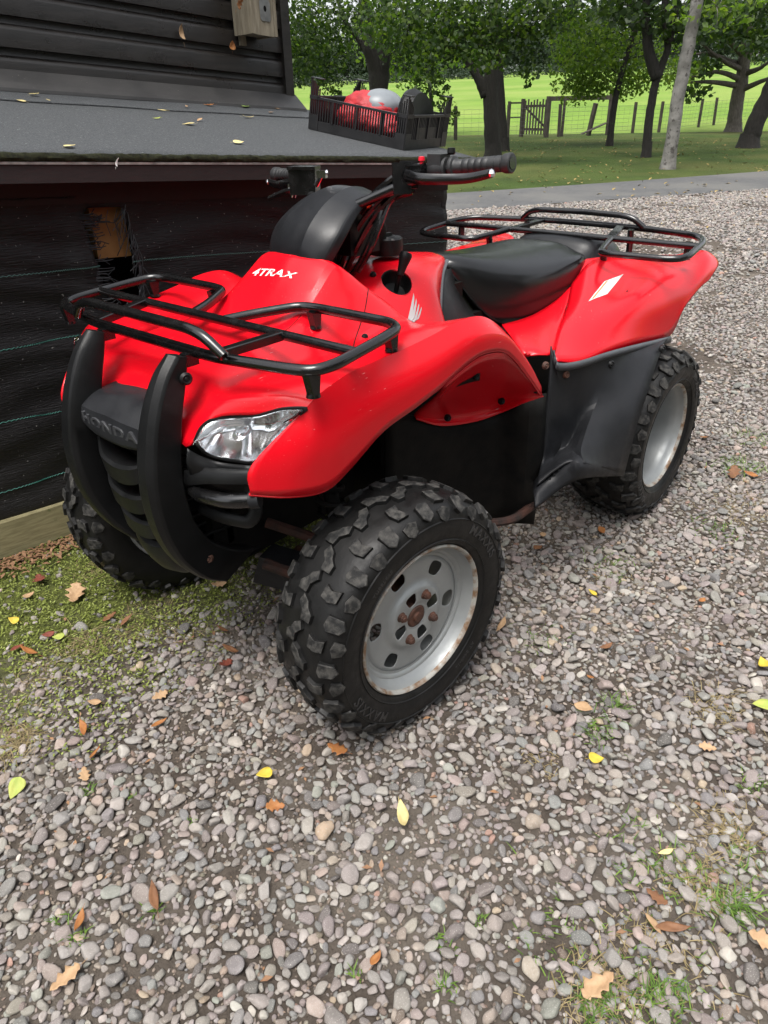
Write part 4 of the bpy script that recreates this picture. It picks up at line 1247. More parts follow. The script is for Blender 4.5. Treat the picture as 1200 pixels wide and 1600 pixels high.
# --- headlights
for sx in (1, -1):
    top = [(0.9235,0.1970,0.7093), (0.9063,0.2000,0.7318), (0.8864,0.2120,0.7433), (0.8621,0.2500,0.7499), (0.8447,0.2920,0.7583), (0.8312,0.3380,0.7760), (0.8104,0.3740,0.7793)]
    bot = [(0.9190,0.1980,0.6992), (0.9080,0.2060,0.6822), (0.8943,0.2240,0.6734), (0.8831,0.2580,0.6740), (0.8725,0.2960,0.6786), (0.8577,0.3250,0.7091), (0.8164,0.3700,0.7720)]
    S_ = np.array([1, sx, 1])
    rows_ = []
    for t in (0, .25, .5, .75, 1):
        bulge_ = .010 * math.sin(PI * t)
        rows_.append([np.array(a) * (1 - t) + np.array(b) * t + np.array([bulge_, bulge_ * .6, bulge_ * .3]) for a, b in zip(top, bot)])
    rows_ = np.array(rows_) * S_
    hl = empty('headlight', (0, 0, 0), parent=quad)
    vs, fs = loft(rows_, 4, 4)
    lens = mk('lens', vs, fs, M['lens'], hl, angle=60)
    so = lens.modifiers.new('thickness', 'SOLIDIFY'); so.thickness = .003; so.offset = -1 if sx < 0 else 1
    # bowl behind the lens: reflector with vertical flutes at its outer end
    bowl = []
    for k, (t, dep) in enumerate(((0, .004), (.15, .030), (.35, .048), (.5, .052), (.65, .048), (.85, .030), (1, .004))):
        row = []
        for j, (a, b) in enumerate(zip(top, bot)):
            p = np.array(a) * (1 - t) + np.array(b) * t
            e_ = min(1, .15 + 1.2 * math.sin(PI * j / 6))
            row.append(p + np.array([-1, -.35, .05]) * dep * e_)
        bowl.append(row)
    bowl = np.array(bowl) * S_
    bv, bf = loft(bowl, 4, 7)
    w_ = 6 * 7 + 1
    for i in range(len(bv)):
        col = i % w_
        if col > w_ * .62 and col % 2: bv[i][0] -= .0045
    mk('reflector', bv, bf, M['reflector'], hl, angle=25)
    ct = np.array((0.8761,0.2450,0.7085)) * S_ + np.array([-.030, -.01 * sx, 0])
    pj = MB()
    q = Vector((1, .35 * sx, .05)).to_track_quat('Z', 'Y').to_matrix()
    pj.lathe([(.0001, .020), (.006, .019), (.010, .012), (.011, 0), (.011, -.02)], 18, axis='Z')
    pj.v = [tuple(q @ Vector(v) + Vector(ct)) for v in pj.v]
    pj.build('bulb_shield', M['chrome'], hl)
    rimp = [np.array(p) * S_ for p in top + bot[::-1]] ; rimp.append(rimp[0])
    MB().tube(spline(rimp, 4) + np.array([-.002, 0, 0]), .0035, 6).build('lamp_gasket', M['black'], hl)
    # dark housing under the lamp
    hs = [[(0.9356,0.1900,0.6990), (0.9182,0.2000,0.6803), (0.8920,0.2250,0.6650), (0.8735,0.2960,0.6714)],
          [(0.9405,0.1900,0.6727), (0.9189,0.2100,0.6537), (0.8896,0.2350,0.6369), (0.8835,0.3000,0.6456)],
          [(0.9287,0.1800,0.6351), (0.9034,0.2000,0.6139), (0.8765,0.2200,0.5957), (0.8723,0.2800,0.6042)]]
    shell('lamp_housing', hs, M['black'], quad, .004, 4, 4, mirror=sx < 0)

# --- front bumper: two uprights, the nose piece, three slats, side bars
def guard(sx):
    # stations: (front point, rear point) in x,z ; outer and inner y
    st = [((.910, .856), (.880, .846), .144, .127), ((.942, .822), (.894, .806), .148, .122), ((.972, .768), (.914, .750), .151, .119), ((.994, .705), (.930, .686), .154, .118),
          ((1.006, .640), (.938, .624), .156, .118), ((1.006, .575), (.934, .562), .155, .117), ((.994, .510), (.916, .506), .151, .115), ((.966, .445), (.880, .452), .144, .108), ((.922, .385), (.825, .41), .140, .098), ((.870, .345), (.775, .385), .128, .09)]
    rows = []
    for (fx, fz), (bx, bz_), yo, yi in st:
        rows.append([(fx, sx * yo * .97, fz), (fx - .010, sx * (yo + .010), fz - .004), (bx, sx * (yo + .012), bz_), (bx, sx * (yi - .008), bz_), (fx - .010, sx * (yi - .006), fz - .004), (fx, sx * yi * 1.03, fz)])
    vs, fs = loft(rows, 4, 1, closed=True)
    b = MB(); b.add(vs, fs)
    n = 7
    b.add(vs[:n], [tuple(range(6))]); b.add(vs[-n:], [tuple(range(6))])
    o = b.build('bumper_upright', M['black'], quad, angle=45)
    bv_ = o.modifiers.new('bevel', 'BEVEL'); bv_.width = .004; bv_.segments = 2; bv_.limit_method = 'ANGLE'; bv_.angle_limit = R(40)
    return o
for sx in (1, -1):
    guard(sx)
    p = Vector((0.8984,0.1660,0.8138)); bolt(quad, (p.x, p.y * sx, p.z), (.3, .95 * sx, .1), .009)
    p = Vector((0.9044,0.1500,0.4283)); bolt(quad, (p.x, p.y * sx, p.z), (.5, .85 * sx, 0), .009, M['rust'])
    # side bar with its rubber end
    sb_ = MB()
    pts = [(.915, .155, .600), (.935, .20, .606), (.925, .27, .612), (.897, .315, .618)]
    sb_.tube([(x, y * sx, z) for x, y, z in pts], .0145, 12, .05)
    sb_.build('side_bar', M['tube'], quad)
    eb = MB(); eb.tube([(.900, .310 * sx, .6175), (.890, .325 * sx, .620)], .0165, 12); eb.build('bar_end', M['greyblack'], quad)
    lp = MB()
    lp.tube([(.90, .15 * sx, .545), (.90, .22 * sx, .548), (.885, .285 * sx, .555), (.872, .292 * sx, .585), (.875, .26 * sx, .60)], .0105, 10, .03, flat=(1.0, 1.3))
    lp.build('bumper_loop', M['black'], quad)
    cr_ = [[(.93, .165 * sx, .645), (.915, .22 * sx, .660), (.895, .28 * sx, .668), (.875, .315 * sx, .672)], [(.935, .165 * sx, .618), (.925, .22 * sx, .636), (.905, .28 * sx, .646), (.885, .315 * sx, .650)], [(.90, .165 * sx, .610), (.89, .22 * sx, .630), (.87, .28 * sx, .638), (.85, .315 * sx, .640)]]
    shell('bumper_crosspiece', cr_, M['black'], quad, .005, 3, 3, flip=sx < 0)
# nose piece with the maker's name moulded into it
nz = [[(.868,0,.742), (.872,.06,.742), (.882,.118,.740)],
      [(.930,0,.746), (.932,.055,.742), (.930,.118,.733)],
      [(.972,0,.724), (.972,.055,.722), (.962,.118,.716)],
      [(.978,0,.682), (.977,.055,.684), (.966,.118,.690)],
      [(.955,0,.668), (.955,.055,.670), (.948,.118,.678)]]
shell('nose_piece', nz, M['greyblack'], quad, .006, 4, 4, su=(2,), sv=(), both=True, angle=24)
vs, fs = text_geo('HONDA', .040, .0055, spacing=1.15, offset=.0008, bevel=.0006)
lt = []
for v in vs:
    lt.append((.9800 + v.z * .7 - .055 * (v.x * 1.15) ** 2 * 10, v.x * 1.18, .6965 + v.y * .66))
mk('moulded_lettering', lt, [f[::-1] for f in fs] if False else fs, M['lit_nose_letters'], quad, smooth=False)
for zc, xf, dz in ((.620, .985, .0), (.552, .980, 0), (.487, .966, 0)):
    sl_ = []
    for t, dx_, dz_, hh in ((-1, -.040, .018, .030), (-.72, -.022, .012, .034), (-.42, -.004, -.004, .040), (0, 0, -.012, .042), (.42, -.004, -.004, .040), (.72, -.022, .012, .034), (1, -.040, .018, .030)):
        y = t * .122
        sl_.append([(xf + dx_ - .055, y, zc + dz_ + hh * .42), (xf + dx_ - .006, y, zc + dz_ + hh * .5), (xf + dx_, y, zc + dz_ + hh * .35), (xf + dx_ - .004, y, zc + dz_ - hh * .5), (xf + dx_ - .05, y, zc + dz_ - hh * .5)])
    shell('grille_slat', sl_, M['black'], quad, .005, 4, 2, sv=(1, 2, 3), angle=30)
lb = []
for t, dx_, dz_, hh in ((-1, -.06, .015, .05), (-.6, -.015, .0, .06), (-.35, -.005, -.012, .062), (0, 0, -.016, .062), (.35, -.005, -.012, .062), (.6, -.015, 0, .06), (1, -.06, .015, .05)):
    y = t * .115
    lb.append([(.875 + dx_, y, .425 + dz_ + hh * .3), (.940 + dx_, y, .42 + dz_ + hh * .5), (.945 + dx_, y, .41 + dz_), (.905 + dx_, y, .40 + dz_ - hh * .7), (.80 + dx_, y, .345 + dz_)])
shell('bumper_lower', lb, M['black'], quad, .006, 4, 3, angle=34)
rad = MB(); rad.box((.83, 0, .56), (.05, .22, .30)); rad.build('radiator', M['dark'], quad)
skd = MB(); skd.prism([(0.7400,0.1038,0.3312), (0.7000,0.1988,0.3150), (0.6800,0.1673,0.2175), (0.7400,0.0667,0.2430)], (-.06, -.02, .0)); skd.build('skid_plate', M['greyblack'], quad, smooth=False)

# --- racks
def rack_z(x): return .853 + (.82 - x) * .088
def rk(x, y): return (x, y, rack_z(x))
TR = .0102
fr = MB()
half_ = [rk(.712,.05), rk(.66,.072), rk(.575,.125), rk(.567,.17), rk(.566,.36), rk(.585,.398), rk(.64,.408), rk(.775,.418), rk(.815,.405), rk(.828,.36), rk(.858,.20)]
fr.tube(half_ + [mir(p) for p in half_[::-1]], TR, 12, .035)
front_rack = fr.build('front_rack', M['tube'], quad)
cb = MB(); cb.tube([rk(.716,-.410), rk(.716,.410)], TR * .95, 12); cb.build('rack_bar', M['tube'], front_rack)
def flatbar(p, q, w, t, name, parent):
    p, q = Vector(p), Vector(q); d = (q - p).normalized(); sd = d.cross(Vector((0, 0, 1))).normalized(); up = sd.cross(d)
    b = MB()
    vs = [e + sd * (w / 2 * a) + up * (t / 2 * c) for e in (p, q) for a, c in ((-1, -1), (1, -1), (1, 1), (-1, 1))]
    b.add(vs, [(0, 1, 2, 3), (7, 6, 5, 4), (0, 4, 5, 1), (1, 5, 6, 2), (2, 6, 7, 3), (3, 7, 4, 0)])
    o = b.build(name, M['tube'], parent, angle=30)
    m = o.modifiers.new('bevel', 'BEVEL'); m.width = .002; m.segments = 2
    return o
for sx in (1, -1):
    flatbar(rk(.712, sx * .225), rk(.856, sx * .194), .021, .017, 'rack_strut', front_rack)
hp = MB()
hp.tube([(.868, -.245, .862), (.876, -.205, .892), (.878, -.165, .900), (.884, 0, .903), (.878, .165, .900), (.876, .205, .892), (.868, .245, .862)], TR * .95, 12, .035)
hp.build('rack_hoop', M['tube'], front_rack)
for sx in (1, -1):
    for (x, y, zl) in ((.590, .385, .036), (.572, .165, .034), (.812, .400, .040)):
        f_ = MB(); zt = rack_z(x) - .006
        f_.prism([(x - .014, y * sx - .010, zt), (x + .014, y * sx - .010, zt), (x + .008, y * sx - .006, zt - zl), (x - .004, y * sx - .006, zt - zl)], (0, .017, 0))
        f_.lathe([(.013, 0), (.012, .005), (.006, .007)], 12, axis='Z', c=(x, y * sx, zt - zl))
        f_.build('rack_foot', M['tube'], front_rack, smooth=False)
    b_ = MB(); b_.box((.868, .14 * sx, .838), (.026, .020, .022)); b_.build('rack_bracket', M['tube'], front_rack, smooth=False)

def rz(x): return .832 + (-.59 - x) * .096
def rr(x, y, dz=0): return (x, y, rz(x) + dz)
re = MB()
half_ = [rr(-.75,.195), rr(-.66,.215), rr(-.595,.235), rr(-.584,.27), rr(-.592,.44), rr(-.610,.478), rr(-.65,.487), rr(-.80,.472), rr(-.85,.452), rr(-.885,.41), rr(-.915,.24), rr(-.925,.10)]
re.tube(half_ + [mir(p) for p in half_[::-1]], TR, 12, .035)
rear_rack = re.build('rear_rack', M['tube'], quad)
cb = MB(); cb.tube([rr(-.757,-.470), rr(-.757,.470)], TR * .95, 12); cb.build('rack_bar', M['tube'], rear_rack)
for sx in (1, -1):
    flatbar(rr(-.745, sx * .192), rr(-.925, sx * .150), .028, .012, 'rack_strut', rear_rack)
    su_ = MB(); su_.tube([rr(-.89, sx * .20), (-.90, sx * .20, .80), (-.90, sx * .20, .70)], .011, 10, .03)
    su_.build('rack_support', M['tube'], rear_rack)
    su_ = MB(); su_.tube([rr(-.66, sx * .215), (-.68, sx * .215, .74)], .011, 10)
    su_.build('rack_support', M['tube'], rear_rack)
    f_ = MB(); f_.tube([rr(-.80, sx * .43), (-.80, sx * .43, .80)], .012, 10); f_.build('rack_foot', M['tube'], rear_rack)
hp = MB(); hp.tube([rr(-.915, -.238), rr(-.905, -.20, .030), rr(-.905, -.165, .038), rr(-.912, 0, .040), rr(-.905, .165, .038), rr(-.905, .20, .030), rr(-.915, .238)], TR * .95, 12, .035); hp.build('rack_hoop', M['tube'], rear_rack)

# --- wheels
class Prof:
    def __init__(s, pts):
        s.p = np.array(pts, float)                # (radius, across), from the crown to the bead
        d = np.linalg.norm(np.diff(s.p, axis=0), axis=1)
        s.t = np.concatenate([[0], np.cumsum(d)])
    def at(s, t):
        t = min(max(t, 0), s.t[-1] - 1e-6)
        i = int(np.searchsorted(s.t, t, side='right') - 1)
        f = (t - s.t[i]) / (s.t[i + 1] - s.t[i])
        p = s.p[i] * (1 - f) + s.p[i + 1] * f
        i0, i1 = max(0, i - 1), min(len(s.p) - 1, i + 2)
        tg = s.p[i1] - s.p[i0]; tg /= np.linalg.norm(tg)
        return p, np.array([tg[1], -tg[0]])       # point and outward normal as (radius, across)

def wheel(loc, outward, steer_a, half, wide):
    W_ = empty('wheel', loc, (0, 0, steer_a + (0 if outward > 0 else PI)), quad)
    k = half / .103
    base = [(.274, 0), (.2735, .030 * k), (.271, .058 * k), (.265, .078 * k), (.255, .092 * k), (.240, .1005 * k), (.220, .103 * k), (.200, .1005 * k), (.185, .095 * k), (.176, .088 * k), (.171, .080 * k)]
    sp_ = spline(np.array(base), 4)
    ring_ = [(r_, -a) for r_, a in sp_[::-1]] + [(r_, a) for r_, a in sp_[1:]]
    inn_ = [(.172, .070 * k), (.20, .080 * k), (.24, .06 * k), (.255, 0), (.24, -.06 * k), (.20, -.080 * k), (.172, -.070 * k)]
    ty = MB(); ty.lathe(ring_ + inn_, 96, closed=True)
    # moulding rings on the sidewall
    for rr_, aa in ((.236, .1015 * k), (.190, .0978 * k)):
        ty.lathe([(rr_ - .002, aa), (rr_, aa + .0022), (rr_ + .002, aa)], 96)
    ty.build('tyre', M['rubber'], W_, angle=50)
    P_ = Prof(sp_)
    tr_ = MB()
    def lug(th0, poly, h, sgn):
        """poly: (around in metres at the crown, across-arc in metres); raised by h"""
        ps = []
        n_ = len(poly)
        poly = [(p[0] * 1.16, p[1]) for p in poly]
        cx = sum(p[0] for p in poly) / n_; cy = sum(p[1] for p in poly) / n_
        for lev, (hh, s_) in enumerate(((-.004, 1.12), (h * .9, 1.0), (h, .90))):
            for u, t in poly:
                u2, t2 = cx + (u - cx) * s_, cy + (t - cy) * s_
                pt, nn = P_.at(abs(t2))
                nn = nn.copy()
                th = th0 + u2 / .274
                r_ = pt[0] + nn[0] * hh; a = (pt[1] + nn[1] * hh) * (1 if t2 >= 0 else -1) * sgn
                ps.append((r_ * math.sin(th), a, r_ * math.cos(th)))
        fs_, ms = [], []
        for lev in (0, 1):
            for i in range(n_):
                j = (i + 1) % n_
                fs_.append((lev * n_ + i, lev * n_ + j, (lev + 1) * n_ + j, (lev + 1) * n_ + i)); ms.append(lev)
        fs_.append(tuple(2 * n_ + i for i in range(n_))); ms.append(1)
        m0 = len(tr_.m)
        tr_.add(ps, fs_)
        tr_.m[m0:] = ms
    NP = 17 if not wide else 18
    for i in range(NP):
        th = 2 * PI * i / NP
        for sgn in (1, -1):
            o_ = th + (0 if sgn > 0 else PI / NP)
            jit = rng.uniform(-.001, .001, 2)
            lug(o_, [(-.024, -.006), (-.010, -.012), (.002, .002), (.017, .004), (.017, .030 * k), (.003, .031 * k), (-.006, .016), (-.016, .010)], .0085, sgn)
            lug(o_ + PI / NP, [(-.012, .038 * k), (.010, .036 * k), (.014, .055 * k), (.010, .074 * k), (-.012, .076 * k), (-.006, .056 * k)], .0085, sgn)
            lug(o_, [(-.014, .070 * k), (.004, .066 * k), (.014, .072 * k), (.013, .098 * k), (.002, .108 * k), (-.013, .100 * k)], .0095, sgn)
            lug(o_ + PI / NP, [(-.016, .094 * k), (.0, .088 * k), (.016, .094 * k), (.013, .112 * k), (.0, .122 * k), (-.012, .114 * k)], .0045, sgn)
    tr_.build('tread', [M['rubber'], M['lug']], W_, angle=30)
    # rim
    af = .080 * k
    rp = [(.171, af - .004), (.1745, af + .003), (.175, af + .009), (.172, af + .012), (.168, af + .010), (.1655, af + .003), (.163, af - .006), (.158, af - .012), (.1555, af - .016), (.1525, af - .020), (.149, af - .020 - wide * .02), (.1455, af - .023 - wide * .045), (.143, af - .026 - wide * .08), (.137, af - .026 - wide * .105)]
    rm = MB(); n0 = len(rm.f)
    rm.lathe(rp, 72)
    ms = []
    nseg = len(rp) - 1
    for q_ in range(len(rm.f)):
        ms.append(1 if (q_ % nseg) in (1, 2, 3, 4) else 0)
    rm.m = ms
    rm.lathe([(.171, -af + .004), (.176, -af - .004), (.174, -af - .012), (.168, -af - .010), (.163, -af + .01), (.137, -af + .05), (.137, af - .026 - wide * .105)], 72)
    rm.build('rim', [M['rim'], M['rimlip']], W_, angle=45)
    # wheel disc: polar grid with six slots and four windows
    ad = af - .026 - wide * .105
    rings = [(.027, ad + .012), (.031, ad + .010), (.034, ad + .013), (.066, ad + .014), (.072, ad + .012), (.080, ad + .003), (.088, ad + .001), (.095, ad + .002), (.128, ad + .003), (.132, ad + .001), (.139, ad - .002)]
    ND = 36
    dv = [(r_ * math.sin(2 * PI * j / ND + .05), a_, r_ * math.cos(2 * PI * j / ND + .05)) for r_, a_ in rings for j in range(ND)]
    df = []
    for i in range(len(rings) - 1):
        for j in range(ND):
            if i == 2 and (j % 9) in (0, 1, 2): continue
            if i == 7 and (j % 6) in (1, 2): continue
            df.append((i * ND + j, (i + 1) * ND + j, (i + 1) * ND + (j + 1) % ND, i * ND + (j + 1) % ND))
    dk = mk('wheel_disc', dv, df, M['rim'], W_, angle=None)
    so = dk.modifiers.new('thickness', 'SOLIDIFY'); so.thickness = .0035; so.offset = -1
    sb2 = dk.modifiers.new('round', 'SUBSURF'); sb2.levels = 2; sb2.render_levels = 2
    hub = MB()
    hub.lathe([(.0001, ad + .018), (.010, ad + .018), (.012, ad + .013), (.022, ad + .013), (.0265, ad + .009), (.0265, ad - .03), (.06, ad - .035), (.065, ad - .12)], 30)
    hub.build('hub', M['rust'], W_)
    for q_ in range(4):
        t_ = 2 * PI * (q_ + .5) / 4 + .05 + 3 * PI / ND
        x_, z_ = .053 * math.sin(t_), .053 * math.cos(t_)
        nt_ = MB(); nt_.lathe([(.0001, ad + .027), (.0055, ad + .027), (.006, ad + .024), (.0085, ad + .023), (.0095, ad + .021), (.0095, ad + .016), (.013, ad + .012)], 6 * 2, c=(x_, 0, z_))
        nt_.build('wheel_nut', M['rust'], W_, angle=20)
    # maker's name on the sidewall
    lv_, lf_ = [], []
    for txt, ang0, size, rad_, hgt in (('MAXXIS', R(52), .030, .2095, .0016), ('MAXXIS', R(232), .030, .2095, .0016), ('AT 24x8-12' if not wide else 'AT 24x10-11', R(142), .012, .205, .0008), ('TUBELESS', R(322), .012, .205, .0008)):
        vs_, fs__ = text_geo(txt, size, .5, spacing=1.25, offset=.0004)
        n_ = len(lv_)
        for v in vs_:
            r_ = rad_ + v.y
            th = -(ang0) - v.x / rad_
            tt = np.interp(-r_, -sp_[16:, 0], sp_[16:, 1])
            a = tt + (hgt if v.z > 0 else -.002)
            lv_.append((r_ * math.sin(th), a, r_ * math.cos(th)))
        lf_ += [tuple(i + n_ for i in f) for f in fs__]
    lo = mk('sidewall_lettering', lv_, lf_, M['letter'], W_, smooth=False)
    bm = bmesh.new(); bm.from_mesh(lo.data); bmesh.ops.recalc_face_normals(bm, faces=bm.faces); bm.to_mesh(lo.data); bm.free()
    return W_
wheel((.6275, .424, .280), 1, R(-6), .094, 0)
wheel((.6275, -.424, .280), -1, R(-6), .094, 0)
wheel((-.6275, .424, .280), 1, 0, .114, 1)
wheel((-.6275, -.424, .280), -1, 0, .114, 1)

# --- running gear that shows in the gaps
ch = MB()
ch.box((.05, 0, .42), (.62, .30, .32)); ch.box((-.45, 0, .52), (.75, .28, .26)); ch.box((.62, 0, .50), (.40, .22, .30)); ch.box((.30, 0, .66), (.45, .26, .16)); ch.box((-.62, 0, .29), (.16, .60, .10)); ch.box((.55, 0, .66), (.5, .42, .08))
ch.build('engine_and_frame', M['dark'], quad, smooth=False)
for sx in (1, -1):
    am = MB()
    am.tube([(.74, .12 * sx, .32), (.65, .30 * sx, .27), (.52, .12 * sx, .32)], .014, 8, .03); am.tube([(.72, .12 * sx, .42), (.63, .29 * sx, .37), (.54, .12 * sx, .42)], .012, 8, .03)
    am.build('suspension_arm', M['rustdark'], quad)
    sh_ = MB(); sh_.tube([(.60, .17 * sx, .66), (.63, .27 * sx, .34)], .018, 10)
    coil = []
    for i in range(90):
        t = i / 89; a = t * 2 * PI * 8
        c = Vector((.60 + .03 * t, (.17 + .09 * t) * sx, .64 - .26 * t)); coil.append((c.x + .032 * math.cos(a), c.y + .032 * math.sin(a), c.z))
    sh_.tube(coil, .006, 6); sh_.build('shock_absorber', M['dark'], quad)
    ax = MB(); ax.tube([(.62, .10 * sx, .29), (.628, .34 * sx, .281)], .013, 10)
    ax.lathe([(.013, -.05), (.020, -.04), (.024, -.02), (.030, -.01), (.026, 0), (.034, .01), (.030, .02), (.038, .03), (.034, .05)], 16, axis='Y', c=(.626, .30 * sx, .283))
    ax.build('axle', M['rust'], quad)
    kn_ = MB(); kn_.box((.63, .325 * sx, .31), (.06, .03, .16)); kn_.build('steering_knuckle', M['rustdark'], quad, smooth=False)
    rl_ = MB(); rl_.tube([(.48, .16 * sx, .22), (-.40, .18 * sx, .22)], .016, 8); rl_.tube([(.30, .16 * sx, .24), (.12, .40 * sx, .25), (-.08, .40 * sx, .25)], .012, 8, .05); rl_.build('frame_rail', M['rustdark'], quad)
ra = MB(); ra.lathe([(.02, -.36), (.022, -.12), (.075, -.10), (.08, .10), (.022, .12), (.02, .36)], 20, axis='Y', c=(-.6275, 0, .283)); ra.build('rear_axle', M['rustdark'], quad)

# --- decals

from mathutils.bvhtree import BVHTree
def bvh_of(names):
    dg = bpy.context.evaluated_depsgraph_get()
    vs, fs = [], []
    for o in quad.children:
        if o.name.split('.')[0] in names:
            me = o.evaluated_get(dg).to_mesh()
            n = len(vs)
            vs += [v.co.copy() for v in me.vertices]
            fs += [tuple(i + n for i in p.vertices) for p in me.polygons]
            o.evaluated_get(dg).to_mesh_clear()
    return BVHTree.FromPolygons(vs, fs)
def decal(name, uv, faces, corner_pts, tree, material, parent, lift=.0012):
    """uv in 0..1 across the quad of world points (bottom left, bottom right, top right, top left), laid onto the panel below"""
    a, b, c, d = [Vector(p) for p in corner_pts]
    nrm = (b - a).cross(d - a).normalized()
    if nrm.dot(CAM - a) < 0: nrm = -nrm
    out = []
    for u, v in uv:
        p = a * (1 - u) * (1 - v) + b * u * (1 - v) + c * u * v + d * (1 - u) * v
        h = tree.ray_cast(p + nrm * .06, -nrm, .14)
        q = h[0] if h[0] is not None else p
        out.append(q + nrm * lift)
    return mk(name, out, faces, material, parent, smooth=False)
tree_f = bvh_of(('front_body', 'tank_cover'))
M['worn'] = mat('worn_white_lettering', (0.75, 0.72, 0.70), (0.74, 0.20, 0.20), 150, 0.5, lo=.48, hi=.62)
vs, fs = text_geo('4TRAX', 1.0, 0.0, font_shear=.3, offset=.02)
x0 = min(v.x for v in vs); x1 = max(v.x for v in vs); y1 = max(v.y for v in vs)
decal('model_lettering', [((v.x - x0) / (x1 - x0), v.y / y1) for v in vs], fs, [(.5253,-.0811,.9039), (.5189,.0580,.9119), (.5075,.0571,.9220), (.5089,-.0872,.9161)], tree_f, M['worn'], quad)
wu, wf = [], []
for k, (ua, ub, va, vb, wd) in enumerate(((.0, .55, .0, 1.0, .30), (.22, .70, .0, .78, .24), (.44, .85, .0, .55, .20), (.66, 1.0, .0, .36, .16))):
    n = len(wu); m_ = 9
    for i in range(m_):
        t = i / (m_ - 1)
        u = ua + (ub - ua) * t ** .75; v = va + (vb - va) * t
        w = wd * (1 - t) ** .6
        wu += [(u, v), (u + w, v - .02)]
    wf += [(n + 2 * i, n + 2 * i + 1, n + 2 * i + 3, n + 2 * i + 2) for i in range(m_ - 1)]
decal('wing_emblem', wu, wf, [(.318,.200,.785), (.2456,.1881,.7969), (.2105,.1583,.8450), (.262,.150,.844)], tree_f, M['silverprint'], quad)
tree_r = bvh_of(('rear_mudguard',))
def patch(u0, u1, v0, v1, n=8):
    uv = [(u0 + (u1 - u0) * i / n, v0 + (v1 - v0) * j / n) for j in range(n + 1) for i in range(n + 1)]
    return uv, [(j * (n + 1) + i, j * (n + 1) + i + 1, (j + 1) * (n + 1) + i + 1, (j + 1) * (n + 1) + i) for j in range(n) for i in range(n)]
SQ = [(-.3962,.3047,.7169), (-.4718,.3241,.7222), (-.6290,.2990,.7491), (-.5368,.2833,.7472)]
uv, f_ = patch(0, 1, 0, 1); st = decal('warning_sticker', uv, f_, SQ, tree_r, M['white'], quad)
uv, f_ = patch(.10, .24, .05, .95); decal('sticker_heading', uv, f_, SQ, tree_r, M['orange_print'], st, .0018)
lu, lf = [], []
for k in range(9):
    uv, f_ = patch(.32 + .065 * k, .35 + .065 * k, .08, .55 + .4 * ((k * 7) % 5) / 5, 4); n = len(lu); lu += uv; lf += [tuple(i + n for i in q) for q in f_]
decal('sticker_text', lu, lf, SQ, tree_r, M['greyprint'], st, .0018)
for p, n_ in (((.270,.060,.8835), (.25, .2, .95)), ((.484,.2225,.807), (.0, .28, .96))):
    bolt(quad, p, n_, .006)

def seam(name, pts_, tree, r=.0011, both=True):
    p = spline(np.array(pts_), 8)
    for sx in ((1, -1) if both else (1,)):
        out = []
        for q in p:
            q = Vector((q[0], q[1] * sx, q[2]))
            loc = tree.find_nearest(q, .08)[0]
            if loc is not None: out.append(loc)
        if len(out) > 3: MB().tube(out, r, 5).build(name, M['dark'], quad)
seam('panel_seam', [(.345,.118,.888), (.394,.154,.8765), (.442,.182,.838), (.506,.216,.808), (.545,.245,.803)], tree_f)
seam('panel_seam', [(0.7130,0.1000,0.8703), (0.6995,0.1300,0.8570), (0.6416,0.1400,0.8515), (0.5779,0.1300,0.8604)], tree_f, .0008)
tree_s = bvh_of(('rear_mudguard', 'seat_side_panel'))
for p, n_ in (((-.513,.3735,.742), (.1, .3, .9)),):
    bolt(quad, p, n_, .005)

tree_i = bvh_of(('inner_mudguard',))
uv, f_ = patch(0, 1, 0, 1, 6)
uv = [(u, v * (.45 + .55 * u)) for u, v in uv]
decal('slot_shade', uv, f_, [(0.3717,0.3700,0.7051), (0.2791,0.3750,0.6928), (0.3091,0.3900,0.7259), (0.3535,0.3850,0.7292)], tree_i, M['dark'], quad, .0010)  # dark patch painting the shade of an opening; no hole is cut

# ------------------------------------------------------------------ trees
def np_mesh(name, verts, faces, material, parent=None, smooth=False):
    verts = np.asarray(verts, np.float32); faces = np.asarray(faces, np.int32)
    me = bpy.data.meshes.new(name)
    k = faces.shape[1]
    me.vertices.add(len(verts)); me.vertices.foreach_set('co', verts.ravel())
    me.loops.add(faces.size); me.loops.foreach_set('vertex_index', faces.ravel())
    me.polygons.add(len(faces)); me.polygons.foreach_set('loop_start', np.arange(0, faces.size, k, dtype=np.int32))
    me.polygons.foreach_set('loop_total', np.full(len(faces), k, np.int32))
    me.materials.append(material)
    me.update(calc_edges=True)
    if smooth: me.polygons.foreach_set('use_smooth', np.ones(len(faces), dtype=bool))
    o = bpy.data.objects.new(name, me); COL.objects.link(o)
    if parent is not None: o.parent = parent
    return o

